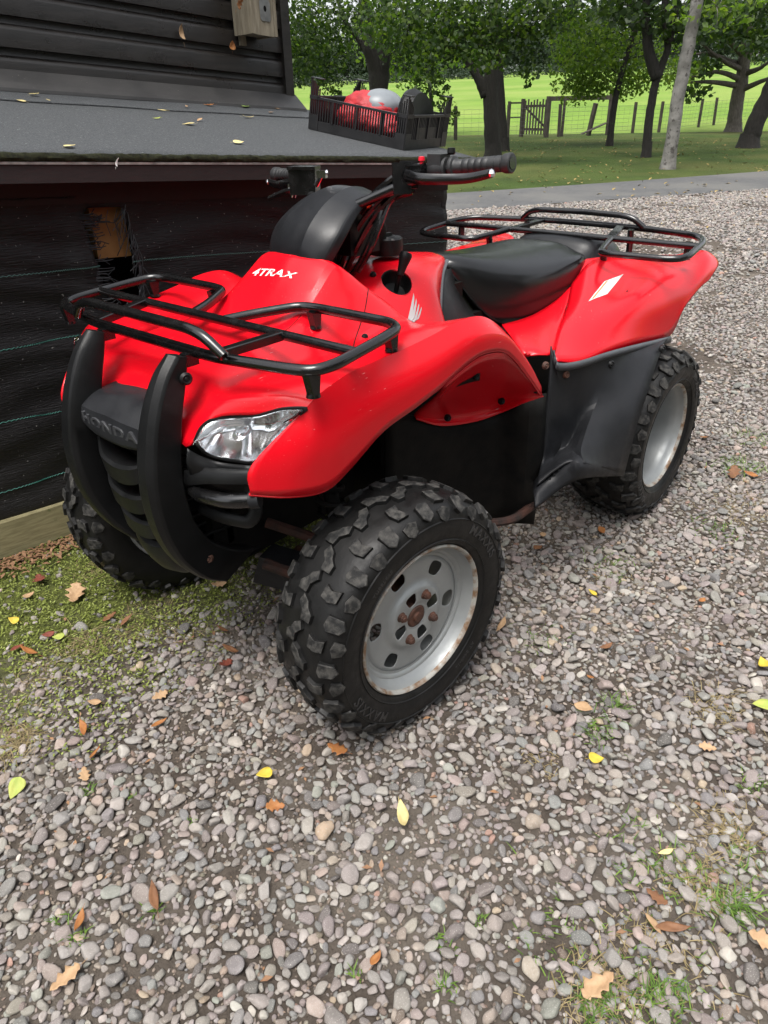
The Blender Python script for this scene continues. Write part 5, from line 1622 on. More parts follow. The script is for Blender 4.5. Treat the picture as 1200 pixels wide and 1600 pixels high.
def leaf_mat(name, c1, c2, c3, trans=.45, rough=.5):
    m, nt, b = new_mat(name)
    geo = nt.nodes.new('ShaderNodeNewGeometry')
    cr_ = nt.nodes.new('ShaderNodeValToRGB')
    cr_.color_ramp.elements[0].color = (*c1, 1); cr_.color_ramp.elements[1].color = (*c3, 1)
    e = cr_.color_ramp.elements.new(.55); e.color = (*c2, 1)
    nt.links.new(geo.outputs['Random Per Island'], cr_.inputs[0])
    nt.links.new(cr_.outputs[0], b.inputs['Base Color'])
    b.inputs['Roughness'].default_value = rough
    b.inputs['Specular IOR Level'].default_value = .35
    tr = nt.nodes.new('ShaderNodeBsdfTranslucent')
    g2 = nt.nodes.new('ShaderNodeMix'); g2.data_type = 'RGBA'; g2.blend_type = 'MULTIPLY'; g2.inputs[0].default_value = 1
    nt.links.new(cr_.outputs[0], g2.inputs[6]); g2.inputs[7].default_value = (2.0, 2.2, .8, 1)
    nt.links.new(g2.outputs[2], tr.inputs[0])
    ms_ = nt.nodes.new('ShaderNodeMixShader'); ms_.inputs[0].default_value = trans
    nt.links.new(b.outputs[0], ms_.inputs[1]); nt.links.new(tr.outputs[0], ms_.inputs[2])
    nt.links.new(ms_.outputs[0], nt.nodes['Material Output'].inputs[0])
    return m
L_maple = leaf_mat('maple_leaves', (0.014, 0.031, 0.010), (0.030, 0.057, 0.014), (0.080, 0.120, 0.022), .48)
L_birch = leaf_mat('birch_leaves', (0.055, 0.100, 0.018), (0.095, 0.155, 0.026), (0.150, 0.200, 0.034), .5)
L_dark = leaf_mat('dark_leaves', (0.014, 0.030, 0.010), (0.025, 0.047, 0.013), (0.046, 0.075, 0.018), .3)
L_wood = leaf_mat('woodland_leaves', (0.020, 0.034, 0.021), (0.029, 0.046, 0.026), (0.044, 0.062, 0.032), .05, .9)
bark_d = mat('dark_bark', (0.020, 0.017, 0.014), (0.010, 0.0085, 0.007), 7, .9, bstr=1.0, bscale=9, stretch=(5, 5, 1.2), bdist=.03, specks=((.03, .04, .018), 3.2, .62))
bark_p = mat('pale_birch_bark', (0.21, 0.20, 0.185), (0.10, 0.095, 0.085), 5, .85, bstr=.8, bscale=14, bdist=.02, specks=((.05, .045, .04), 9, .56))
bark_m = mat('grey_brown_bark', (0.115, 0.10, 0.085), (0.06, 0.052, 0.044), 6, .9, bstr=1, bscale=9, stretch=(4, 4, 1.2), bdist=.03)

def leaf_cloud(centers, radii, counts, size, droop=.5, seed=1):
    g = np.random.default_rng(seed)
    P, S = [], []
    for c, r_, n in zip(centers, radii, counts):
        q = g.normal(size=(n, 3)); q /= np.linalg.norm(q, axis=1)[:, None]
        q *= (g.random((n, 1)) ** .42)
        P.append(np.asarray(c) + q * np.asarray(r_)); S.append(np.full(n, size))
    P = np.concatenate(P); S = np.concatenate(S) * g.uniform(.6, 1.3, len(P))
    n = len(P)
    d = g.normal(size=(n, 3)); d[:, 2] = d[:, 2] * .6 - droop; d /= np.linalg.norm(d, axis=1)[:, None]
    r0 = g.normal(size=(n, 3)); sd_ = np.cross(d, r0); sd_ /= np.linalg.norm(sd_, axis=1)[:, None]
    nn = np.cross(d, sd_)
    s_ = S[:, None]
    v = np.stack([P - d * s_ * .5, P + sd_ * s_ * .36 + nn * s_ * .10 - d * s_ * .05, P + d * s_ * .5, P - sd_ * s_ * .36 + nn * s_ * .10 - d * s_ * .05], 1).reshape(-1, 3)
    f = np.arange(4 * n).reshape(-1, 4)
    return v, f

def tree(name, label, base, stems, clusters, leaf_m, bark, lsize, seed, group=None, extra_twigs=0):
    """stems: list of (points, r0, r1); clusters: list of (centre, radii, count)"""
    t = empty(name, base)
    tag(t, label, 'tree', group)
    b_ = MB()
    for pts_, r0, r1 in stems:
        q = spline(np.array(pts_), 6)
        g = np.random.default_rng(seed)
        if len(q) > 8:
            q[1:-1] += g.normal(0, r0 * .05, (len(q) - 2, 3)) * np.array([1, 1, .3])
        b_.tube(q, r0, 12, r2=r1)
    pts_, r0, r1 = stems[0]                          # root flare
    p0 = Vector(pts_[0])
    fl_ = [(r0 * 1.45, -.12), (r0 * 1.2, .04), (r0 * 1.06, .18), (r0 * .97, .36)]
    b_.lathe([(r_, h) for r_, h in fl_], 14, axis='Z', c=tuple(p0))
    g = np.random.default_rng(seed + 5)
    for (c, r_, n) in clusters:
        # a few twigs carry each clump
        src = min((Vector(p) for st in stems for p in spline(np.array(st[0]), 6)), key=lambda p: (p - Vector(c)).length)
        if (src - Vector(c)).length < 3.0 and n > 150:
            m_ = src.lerp(Vector(c), .5) + Vector((0, 0, .25))
            b_.tube(spline(np.array([src, m_, Vector(c)]), 4), .018, 6, r2=.007)
            for k in range(4):
                e = Vector(c) + Vector(g.normal(0, .6, 3) * np.asarray(r_))
                b_.tube([Vector(c), Vector(c).lerp(e, .5) + Vector((0, 0, .05)), e], .012, 5, r2=.005)
    o = b_.build('trunk', bark, t, angle=None); o.location = -Vector(base)
    v, f = leaf_cloud([c for c, _, _ in clusters], [r_ for _, r_, _ in clusters], [n for _, _, n in clusters], lsize, seed=seed)
    o = np_mesh('crown', v, f, leaf_m, t); o.location = -Vector(base)
    return t
def at(x, y, z, d): return Vector((CAM.x + x * d, CAM.y + y * d, CAM.z + z * d))
def gpt(xy): return Vector((xy[0], xy[1], ground_z(xy[0], xy[1])))
def crown_above(base, h, r, n, seed, zmin):
    """clumps for the upper crown, mostly above the picture"""
    g = np.random.default_rng(seed); out = []
    for k in range(n):
        a = g.uniform(0, 2 * PI); q = g.random() ** .5
        z = g.uniform(zmin, h)
        w = math.sin(PI * min(1, max(.1, (z - zmin + 1.2) / (h - zmin + 2.2)))) ** .6
        out.append(((base[0] + r * w * q * math.cos(a), base[1] + r * w * q * math.sin(a), base[2] + z), (1.3, 1.3, .8), 260))
    return out

# the big maple behind the lean-to roof, with a forked trunk
b0 = gpt((-16.379,-10.318))
b0v = Vector(b0)
D1 = math.hypot(b0.x - CAM.x, b0.y - CAM.y)
cl = [(at(-0.8075,-0.5899,0.1007,19.5), (1.6,1.6,.75), 900), (at(-0.7807,-0.6249,0.0895,19), (1.3,1.3,.65), 800), (at(-0.8445,-0.5355,0.0958,19), (1.3,1.3,.7), 850), (at(-0.8229,-0.5682,0.0755,18.8), (1.0,1.0,.5), 620), (at(-0.8036,-0.5952,0.0637,18.5), (.8,.8,.30), 260), (at(-0.7938,-0.6081,0.0417,18.4), (.45,.45,.35), 90), (at(-0.7855,-0.6189,0.0155,18.5), (.28,.28,.38), 45), (at(-0.8042,-0.5943,0.0150,18.6), (.25,.25,.40), 40), (at(-0.8114,-0.5845,-0.0042,18.6), (.22,.22,.25), 40), (at(-0.8550,-0.5186,0.0708,18.6), (.6,.6,.35), 170), (at(-0.8617,-0.5074,0.0887,18.5), (.8,.8,.40), 260), (at(-0.8611,-0.5085,0.0422,18.6), (.25,.25,.42), 70), (at(-0.8340,-0.5518,0.0498,18.2), (.55,.55,.25), 180), (at(-0.8737,-0.4864,0.0968,19), (.9,.9,.5), 380), (at(-0.7712,-0.6367,0.0648,19.5), (.5,.5,.35), 110)]
cl += crown_above(b0, 12, 5.0, 30, 21, 5.4)
tree('maple_tree', 'large dark maple with a thick trunk beside the end of the crate', b0,
     [([b0v, at(-0.8379,-0.5457,0.0004,D1), at(-0.8374,-0.5466,0.0465,D1), at(-0.8384,-0.5450,0.0654,D1), at(-0.8352,-0.5499,0.1433,D1), at(-0.8305,-0.5570,0.2351,D1)], .205, .11), ([at(-0.8350,-0.5502,0.0139,D1), at(-0.8281,-0.5605,0.0352,D1), at(-0.8191,-0.5737,0.0568,D1), at(-0.8075,-0.5898,0.0977,D1)], .15, .05), ([at(-0.8386,-0.5447,0.0591,D1), at(-0.8458,-0.5334,0.0805,D1), at(-0.8536,-0.5209,0.1072,D1), at(-0.8577,-0.5142,0.1416,D1)], .14, .05), ([at(-0.8374,-0.5466,0.0465,D1), at(-0.8301,-0.5576,0.0721,D1), at(-0.8223,-0.5691,0.1030,D1)], .12, .05)],
     [(c, r_, int(n * 1.35)) for c, r_, n in cl], L_maple, bark_d, .12, 31)
b1 = gpt((-18.763,-11.481)); Dm = math.hypot(b1.x - CAM.x, b1.y - CAM.y)
tree('slim_tree', 'slim dark trunk half hidden directly behind the large maple', b1, [([b1, at(-0.8448,-0.5351,0.0069,Dm), at(-0.8406,-0.5416,0.0715,Dm), at(-0.8383,-0.5452,0.1655,Dm)], .15, .09)],
     crown_above(b1, 11, 3, 10, 23, 6.0), L_dark, bark_d, .2, 33)
# the tree behind the crate
b2 = gpt((-21.726,-18.948)); D2 = math.hypot(b2.x - CAM.x, b2.y - CAM.y)
k2 = D2 / 24
cl = [(at(-0.6959,-0.7182,0.0914,D2*.94), (1.7*k2,1.7*k2,1.0*k2), 1300), (at(-0.7223,-0.6916,0.1001,D2*.92), (1.6*k2,1.6*k2,.7*k2), 900), (at(-0.6865,-0.7272,0.0667,D2*.93), (1.0*k2,1.0*k2,.6*k2), 480), (at(-0.7104,-0.7038,0.0631,D2*.90), (.9*k2,.9*k2,.7*k2), 480), (at(-0.7168,-0.6973,0.0240,D2*.90), (.36*k2,.36*k2,.50*k2), 110), (at(-0.6958,-0.7182,0.0390,D2*.91), (.7*k2,.7*k2,.35*k2), 150), (at(-0.7714,-0.6364,0.1020,D2*.94), (1.3*k2,1.3*k2,.8*k2), 600), (at(-0.7807,-0.6250,0.0486,D2*1.0), (.8*k2,.8*k2,.5*k2), 150), (at(-0.7217,-0.6922,0.0105,D2*.9), (.2*k2,.2*k2,.3*k2), 50), (at(-0.7995,-0.6007,0.0284,D2), (.5*k2,.5*k2,.4*k2), 50)]
cl += crown_above(b2, 14, 6, 30, 25, 7.4)
tree('maple_tree', 'forked dark maple rising behind the crate', b2,
     [([b2, at(-0.7568,-0.6537,0.0096,D2), at(-0.7552,-0.6555,0.0428,D2), at(-0.7493,-0.6623,0.0749,D2), at(-0.7461,-0.6658,0.1117,D2), at(-0.7443,-0.6679,0.1808,D2)], .38*k2*.85, .16), ([at(-0.7574,-0.6530,0.0163,D2), at(-0.7613,-0.6483,0.0556,D2), at(-0.7636,-0.6456,0.0869,D2), at(-0.7632,-0.6462,0.1349,D2), at(-0.7666,-0.6421,0.2019,D2)], .27*k2*.85, .13), ([at(-0.7528,-0.6582,0.0494,D2), at(-0.7418,-0.6706,0.0751,D2), at(-0.7321,-0.6812,0.0908,D2), at(-0.7254,-0.6883,0.1181,D2)], .14, .05)],
     [(c, r_, int(n * 1.35)) for c, r_, n in cl], L_maple, bark_d, .145, 37)
b8 = gpt((-27.493,-20.866)); D8 = math.hypot(b8.x - CAM.x, b8.y - CAM.y)
cl = [(at(-0.7854,-0.6190,0.0516,D8), (1.6,1.6,1.3), 520), (at(-0.8079,-0.5893,0.0730,D8), (1.8,1.8,1.2), 520), (at(-0.7807,-0.6249,0.0864,D8), (1.8,1.8,1.2), 420), (at(-0.7567,-0.6538,0.0747,D8), (1.6,1.6,1.2), 320)]
tree('young_tree', 'pale yellow green young tree seen between the two dark maples', b8, [([b8, at(-0.7969,-0.6041,0.0085,D8), at(-0.7938,-0.6081,0.0417,D8), at(-0.7899,-0.6133,0.0861,D8), at(-0.7874,-0.6164,0.1224,D8)], .10, .05)], cl + crown_above(b8, 10, 3, 10, 67, 7.0), L_birch, bark_d, .20, 71)
# leaning dark saplings and the birch on the right
b3 = gpt((-22.052,-9.687)); D3 = math.hypot(b3.x - CAM.x, b3.y - CAM.y)
cl = [(at(-0.8950,-0.4462,0.0681,D3*1.0), (1.5,1.5,1.1), 900), (at(-0.8885,-0.4588,0.0375,D3*1.02), (1.0,1.0,1.0), 620), (at(-0.9059,-0.4234,0.0364,D3*1.02), (1.1,1.1,.9), 560), (at(-0.8927,-0.4507,0.0213,D3*1.02), (.7,.7,.4), 300), (at(-0.9136,-0.4065,0.0296,D3*1.03), (.9,.9,.6), 330), (at(-0.9222,-0.3867,0.0475,D3*1.03), (1.1,1.1,1.0), 420), (at(-0.9028,-0.4301,0.0913,D3), (1.5,1.5,.9), 620), (at(-0.8813,-0.4726,0.0813,D3*1.04), (.7,.7,1.0), 330), (at(-0.9309,-0.3653,0.0314,D3*1.03), (.8,.8,.5), 200)]
cl += crown_above(b3, 11, 3.6, 16, 27, 5.4)
tree('weeping_tree', 'thin leaning dark tree with light green hanging foliage behind it', b3,
     [([b3, at(-0.9079,-0.4191,0.0011,D3), at(-0.9095,-0.4157,0.0362,D3), at(-0.9123,-0.4095,0.0666,D3), at(-0.9118,-0.4107,0.0845,D3), at(-0.9072,-0.4206,0.1364,D3)], .105, .05), ([at(-0.9120,-0.4103,0.0630,D3), at(-0.9133,-0.4074,0.0784,D3), at(-0.9128,-0.4084,0.1133,D3)], .10, .04)],
     [(c, r_, int(n * 1.5)) for c, r_, n in cl], L_birch, bark_d, .12, 41)
b4 = gpt((-17.838,-6.733)); D4 = math.hypot(b4.x - CAM.x, b4.y - CAM.y)
cl = [(at(-0.9194,-0.3933,0.0924,D4), (1.2,1.2,.55), 420), (at(-0.9339,-0.3575,0.0790,D4), (.9,.9,.5), 300), (at(-0.9097,-0.4153,0.0964,D4), (.9,.9,.45), 300)] + crown_above(b4, 10, 3.2, 12, 29, 4.8)
tree('forked_tree', 'dark tree forking into two stems left of the white birch', b4,
     [([b4, at(-0.9244,-0.3814,-0.0159,D4), at(-0.9246,-0.3809,0.0163,D4), at(-0.9256,-0.3784,0.0300,D4), at(-0.9279,-0.3728,0.0591,D4), at(-0.9285,-0.3712,0.0998,D4), at(-0.9273,-0.3742,0.1442,D4)], .112, .06), ([at(-0.9253,-0.3793,0.0275,D4), at(-0.9202,-0.3914,0.0538,D4), at(-0.9173,-0.3982,0.0839,D4), at(-0.9153,-0.4027,0.1242,D4)], .15, .07), ([at(-0.9281,-0.3723,0.0602,D4), at(-0.9252,-0.3796,0.0830,D4), at(-0.9225,-0.3861,0.1176,D4)], .12, .06)],
     cl, L_dark, bark_d, .16, 43)
b5 = gpt((-14.910,-5.026)); D5 = math.hypot(b5.x - CAM.x, b5.y - CAM.y)
tree('birch_tree', 'white barked birch leaning to the right beside the path', b5,
     [([b5, at(-0.9348,-0.3551,-0.0327,D5), at(-0.9348,-0.3551,0.0156,D5), at(-0.9355,-0.3534,0.0582,D5), at(-0.9359,-0.3523,0.0987,D5), at(-0.9355,-0.3533,0.1585,D5)], .14, .11)],
     [(at(-0.9432,-0.3323,0.0908,D5), (.9,.9,.4), 200)] + crown_above(b5, 10, 3, 12, 31, 5.2), L_birch, bark_p, .14, 47)
b6 = gpt((-33.252,-9.504)); D6 = math.hypot(b6.x - CAM.x, b6.y - CAM.y)
k6 = D6 / 40
brs = []
brs.append(([at(-0.9553,-0.2956,0.0322,D6*1.0), at(-0.9484,-0.3171,0.0419,D6*.98), at(-0.9372,-0.3488,0.0640,D6*.97)], .13*k6, .03))
brs.append(([at(-0.9555,-0.2950,0.0231,D6*1.0), at(-0.9469,-0.3214,0.0318,D6*.98), at(-0.9372,-0.3487,0.0266,D6*.97)], .13*k6, .03))
brs.append(([at(-0.9555,-0.2950,0.0171,D6*1.0), at(-0.9454,-0.3259,0.0222,D6*.98), at(-0.9339,-0.3574,0.0219,D6*.97)], .13*k6, .03))
brs.append(([at(-0.9551,-0.2961,0.0440,D6*1.0), at(-0.9481,-0.3180,0.0625,D6*.98), at(-0.9413,-0.3375,0.0865,D6*.97)], .13*k6, .03))
brs.append(([at(-0.9561,-0.2931,0.0498,D6*1.0), at(-0.9574,-0.2888,0.0669,D6*.98), at(-0.9586,-0.2847,0.0891,D6*.97)], .13*k6, .03))
brs.append(([at(-0.9561,-0.2931,0.0291,D6*1.0), at(-0.9603,-0.2791,0.0345,D6*.98), at(-0.9638,-0.2665,0.0457,D6*.97)], .13*k6, .03))
brs.append(([at(-0.9561,-0.2932,0.0140,D6*1.0), at(-0.9619,-0.2735,0.0225,D6*.98), at(-0.9658,-0.2592,0.0262,D6*.97)], .13*k6, .03))
brs.append(([at(-0.9526,-0.3042,0.0384,D6*1.0), at(-0.9438,-0.3306,0.0484,D6*.98), at(-0.9370,-0.3494,0.0491,D6*.97)], .13*k6, .03))
cl = [(at(-0.9463,-0.3232,0.0744,D6*.95), (1.6*k6,1.6*k6,.8*k6), 420), (at(-0.9572,-0.2894,0.0838,D6*.95), (1.6*k6,1.6*k6,.9*k6), 520), (at(-0.9401,-0.3410,0.0368,D6*.97), (1.0*k6,1.0*k6,.5*k6), 180), (at(-0.9405,-0.3399,0.0121,D6*.97), (.8*k6,.8*k6,.4*k6), 120), (at(-0.9599,-0.2804,0.0550,D6*.93), (1.1*k6,1.1*k6,.6*k6), 260), (at(-0.9391,-0.3436,0.0869,D6*1), (1.4*k6,1.4*k6,.8*k6), 320)]
cl += crown_above(b6, 14, 6, 18, 35, 7.5)
tree('spreading_tree', 'broad pale trunk with many level branches near the fence', b6,
     [([b6, at(-0.9553,-0.2958,-0.0045,D6*1), at(-0.9549,-0.2968,0.0322,D6*1), at(-0.9546,-0.2978,0.0673,D6*1), at(-0.9532,-0.3023,0.1067,D6*1), at(-0.9515,-0.3077,0.1443,D6*1)], .42*k6*.8, .15)] + brs, cl, L_maple, bark_m, .24, 53)
b7 = gpt((-22.365,-5.662)); D7 = math.hypot(b7.x - CAM.x, b7.y - CAM.y)
tree('leaning_tree', 'dark leaning trunk cut by the right edge of the view', b7,
     [([b7, at(-0.9618,-0.2737,-0.0205,D7), at(-0.9641,-0.2654,0.0132,D7), at(-0.9669,-0.2552,0.0481,D7), at(-0.9687,-0.2481,0.0922,D7)], .27, .17)], [(at(-0.9568,-0.2908,0.0906,D7), (1.0,1.0,.5), 260), (at(-0.9630,-0.2697,0.0602,D7), (.8,.8,.6), 220)] + crown_above(gpt((-22.712,-4.629)), 10, 3.4, 14, 39, 5.0), L_dark, bark_d, .16, 59)

# ------------------------------------------------------------------ fence, gate, rails
fence_m = mat('weathered_fence_timber', (0.062, 0.053, 0.042), (0.036, 0.030, 0.024), 6, .9, bstr=.5, bscale=20)
wire_m = mat('fence_wire', (0.12, 0.125, 0.12), None, 10, .5, metal=.5)
def fpost(b_, foot, h, w=.055, lean=(0, 0)):
    b_.prism([(foot[0] - w, foot[1] - w, foot[2] - .2), (foot[0] + w, foot[1] - w, foot[2] - .2), (foot[0] + w, foot[1] + w, foot[2] - .2), (foot[0] - w, foot[1] + w, foot[2] - .2)], (lean[0], lean[1], h + .2))
fposts = [gpt(p) for p in ((-21.346,-17.133), (-23.956,-16.929), (-26.033,-15.876), (-27.551,-14.428), (-31.447,-13.055), (-32.184,-12.212), (-36.425,-12.061), (-37.885,-11.866), (-40.791,-10.800), (-43.649,-9.261))]
fposts = [gpt(fposts[0] + (fposts[0] - fposts[2]) * k * .9) for k in (3, 2, 1)] + fposts
fen = empty('wire_fence', fposts[3]); tag(fen, 'post and wire fence running along the edge of the bright field', 'fence')
inv = -Vector(fen.location)
for i, p in enumerate(fposts):
    b_ = MB(); fpost(b_, p, 1.15, .05, (rng.normal(0, .04), rng.normal(0, .04)))
    o = b_.build('post', fence_m, fen, smooth=False); o.location = inv
for k in range(7):
    h = .12 + .15 * k
    for i in range(len(fposts) - 1):
        pass
    b_ = MB(); b_.tube([p + Vector((0, 0, h)) for p in fposts], .0045, 4); o = b_.build('wire_strand', wire_m, fen); o.location = inv
b_ = MB()
for i in range(len(fposts) - 1):
    L = (fposts[i + 1] - fposts[i]).length; n_ = int(L / .3)
    for j in range(1, n_):
        p = fposts[i].lerp(fposts[i + 1], j / n_); b_.tube([p + Vector((0, 0, .12)), p + Vector((0, 0, 1.02))], .0026, 3, caps=False)
o = b_.build('wire_mesh', wire_m, fen); o.location = inv; o['kind'] = 'stuff'
gl_, gr_ = gpt((-27.268,-16.002)), gpt((-26.885,-14.632))
gdir = (gr_ - gl_); GW = gdir.length; gdir.normalize(); gperp = Vector((-gdir.y, gdir.x, 0))
gh = 1.40
gate = empty('picket_gate', gl_); tag(gate, 'small weathered picket gate with a diagonal brace in the field fence', 'gate')
def gbox(parent, name, p, q, w, t, inv_):
    """a bar from p to q, w wide and t thick"""
    d = (q - p); L = d.length; d.normalize(); side_ = d.cross(gperp).normalized()
    vs = []
    for e in (p, q):
        for a, c in ((-1, -1), (1, -1), (1, 1), (-1, 1)): vs.append(e + side_ * (w / 2 * a) + gperp * (t / 2 * c))
    b_ = MB(); b_.add(vs, [(0, 1, 2, 3), (7, 6, 5, 4), (0, 4, 5, 1), (1, 5, 6, 2), (2, 6, 7, 3), (3, 7, 4, 0)])
    o = b_.build(name, fence_m, parent, smooth=False); o.location = inv_; return o
inv = -Vector(gate.location)
U = Vector((0, 0, 1))
for k in range(8):
    p = gl_ + gdir * (GW * (.10 + .80 * k / 7)); gbox(gate, 'picket', p + U * .10, p + U * (1.30 + .05 * math.sin(k * 2.2)), .075, .02, inv)
for h in (.28, 1.10): gbox(gate, 'rail', gl_ + gdir * .08 + U * h + gperp * .03, gr_ - gdir * .08 + U * h + gperp * .03, .09, .03, inv)
gbox(gate, 'brace', gl_ + gdir * .10 + U * 1.05 + gperp * .06, gr_ - gdir * .12 + U * .34 + gperp * .06, .08, .02, inv)
gbox(gate, 'gatepost', gl_ - U * .1, gl_ + U * 1.36, .12, .12, inv); gbox(gate, 'gatepost', gr_ - U * .1, gr_ + U * 1.42, .14, .14, inv)
rl0, rl1 = gpt((-27.477,-14.848)), gpt((-29.608,-13.319))
rail = empty('rail_fence', rl0); tag(rail, 'single top rail on posts to the right of the picket gate', 'fence')
inv = -Vector(rail.location)
gbox(rail, 'top_rail', rl0 + U * 1.34, rl1 + U * 1.34, .16, .10, inv)
gbox(rail, 'post', rl1 - U * .1, rl1 + U * 1.5, .16, .12, inv); pm = rl0.lerp(rl1, .22); gbox(rail, 'post', pm - U * .1, pm + U * 1.28, .08, .08, inv)
lp0 = gpt((-28.904,-13.824)); o = gbox(None, 'leaning_post', lp0, lp0 + U * 1.15 + gdir * .22, .15, .13, Vector((0, 0, 0))); tag(o, 'loose leaning post beneath the top rail beside the gate', 'post')
lg0, lg1 = gpt((-28.283,-13.821)), gpt((-29.595,-13.397)); o = gbox(None, 'fallen_rail', lg0 + U * .08, lg1 + U * .45, .12, .10, Vector((0, 0, 0))); tag(o, 'fallen rail propped slantwise against the rail fence post', 'rail')
sd0, sd1 = gpt((-26.033,-15.876)), gpt((-26.692,-15.715))
ho = empty('hurdle', sd0); tag(ho, 'narrow frame of two rails beside the picket gate', 'fence'); inv = -Vector(sd0)
gbox(ho, 'post', sd0 - U * .1, sd0 + U * 1.28, .09, .09, inv); gbox(ho, 'rail', sd0 + U * 1.22, sd1 + U * 1.22, .06, .05, inv); gbox(ho, 'rail', sd0 + U * .72, sd1 + U * .72, .05, .05, inv)

# ------------------------------------------------------------------ the wood beyond the field, and the far hedge
cs, rs, ns = [], [], []
g = np.random.default_rng(77)
for k in range(260):
    s = -150 + 300 * g.random(); t = 215 + 95 * g.random()
    x, y = ts(t, s); z = ground_z(x, y)
    hgt = g.uniform(9, 17)
    cs.append((x, y, z + hgt * .5)); rs.append((hgt * .30, hgt * .30, hgt * .52)); ns.append(520)
v, f = leaf_cloud(cs, rs, ns, 1.15, droop=.2, seed=5)
o = np_mesh('far_wood', v, f, L_wood); tag(o, kind='stuff')
cs, rs, ns = [], [], []
for k in range(120):
    s = -130 + 260 * k / 120; t = 190 + 8 * math.sin(k * .7)
    x, y = ts(t, s); cs.append((x, y, ground_z(x, y) + .9)); rs.append((2.2, 2.2, 1.2 + .5 * g.random())); ns.append(150)
v, f = leaf_cloud(cs, rs, ns, .5, droop=.2, seed=6)
o = np_mesh('field_hedge', v, f, L_wood); tag(o, kind='stuff')

# ------------------------------------------------------------------ unseen trees behind the camera, added to darken the side light
cs, rs, ns = [], [], []
g = np.random.default_rng(91)
for k in range(26):
    a = R(-75) + R(215) * k / 25 + g.normal(0, .05)
    rr_ = g.uniform(11, 15)
    x, y = 1.6 + rr_ * math.cos(a), 1.2 + rr_ * math.sin(a)
    if shed_sd(x, y)[1] > -2.0: continue
    hgt = g.uniform(6.0, 9.5)
    for q in range(5):
        cs.append((x + g.normal(0, 1.2), y + g.normal(0, 1.2), hgt * (.12 + .18 * q))); rs.append((2.0, 2.0, 1.2)); ns.append(230)
v, f = leaf_cloud(cs, rs, ns, .42, droop=.3, seed=9)
o = np_mesh('unseen_shade_wood', v, f, L_dark); tag(o, kind='stuff')

# ------------------------------------------------------------------ fallen leaves
def leafcol(name, c1, c2, rough=.6):
    m, nt, b = new_mat(name)
    f_, _ = noise_fac(nt, 45, detail=6, rough=.7)
    nt.links.new(mixc(nt, f_, c1, c2), b.inputs['Base Color'])
    b.inputs['Roughness'].default_value = rough
    b.inputs['Specular IOR Level'].default_value = .3
    _, h = noise_fac(nt, 120, detail=4); bump(nt, b, h, .3, .002)
    return m
LC = {'yellow': leafcol('yellow_leaf', (.52, .41, .05), (.44, .31, .04)), 'lime': leafcol('lime_leaf', (.26, .33, .07), (.36, .37, .09)), 'orange': leafcol('orange_leaf', (.33, .145, .045), (.23, .085, .03)),
      'brown': leafcol('brown_leaf', (.20, .095, .045), (.13, .06, .03)), 'tan': leafcol('tan_leaf', (.42, .28, .16), (.32, .20, .11)), 'pale': leafcol('pale_leaf', (.60, .52, .26), (.50, .40, .17)), 'red': leafcol('red_leaf', (.20, .055, .035), (.13, .035, .025)),
      'green': leafcol('green_leaf', (.16, .25, .06), (.22, .30, .08)), 'white': leafcol('white_down', (.72, .72, .70), (.62, .62, .60))}
def leaf_outline(kind):
    n = 13
    t = np.linspace(0, 1, n)
    if kind == 'oak':
        w = .26 * np.sin(PI * t ** .75) ** .7 * (1 + .38 * np.sin(t * PI * 7.2 + .6))
    elif kind == 'birch':
        w = .36 * np.sin(PI * np.clip(t, 0, 1) ** .62) ** .9
    elif kind == 'willow':
        w = .14 * np.sin(PI * t ** .85)
    elif kind == 'feather':
        w = .12 * np.sin(PI * t ** .5) ** .6
    else:
        w = .30 * np.sin(PI * t ** .8)
    w[0] = .012; w[-1] = .004
    return t, w
def add_leaf(pos, kind, colour, size, label, yaw_, curl=.25, fold=.2, tilt=(0, 0), group=None, nrm=None, name='fallen_leaf', cat='leaf'):
    t, w = leaf_outline(kind)
    vs, fs = [], []
    bend = curl * rng.uniform(.7, 1.3)
    for i in range(len(t)):
        a = (t[i] - .5) * bend * 2.4
        x = math.sin(a) / max(bend * 2.4, 1e-3) if bend > 1e-3 else t[i] - .5
        z0 = (1 - math.cos(a)) / max(bend * 2.4, 1e-3)
        sk = .03 * math.sin(t[i] * 5)
        for s_ in (-1, -.5, 0, .5, 1):
            vs.append(((x) * size, (w[i] * s_ + sk) * size, (z0 + fold * abs(s_) * w[i] + .012 * math.sin(9 * t[i] + 3 * s_)) * size))
    n = len(t)
    for i in range(n - 1):
        for j in range(4): fs.append((i * 5 + j, i * 5 + j + 1, i * 5 + j + 6, i * 5 + j + 5))
    k = len(vs)                                      # stalk
    vs += [(-.48 * size, -.008 * size, .01 * size), (-.48 * size, .008 * size, .01 * size), (-.74 * size, .03 * size, .05 * size), (-.74 * size, .018 * size, .05 * size)]
    fs.append((k, k + 1, k + 2, k + 3))
    o = mk(name, vs, fs, LC[colour], None, angle=None)
    so = o.modifiers.new('thickness', 'SOLIDIFY'); so.thickness = .0006
    q = Euler((tilt[0], tilt[1], yaw_)).to_matrix().to_4x4()
    if nrm is not None: q = Vector(nrm).to_track_quat('Z', 'Y').to_matrix().to_4x4() @ q
    o.matrix_world = Matrix.Translation(pos) @ q
    tag(o, label, cat, group)
    return o
GR = 'fallen leaves on the gravel'
GM = 'fallen leaves on the mossy ground by the shed'
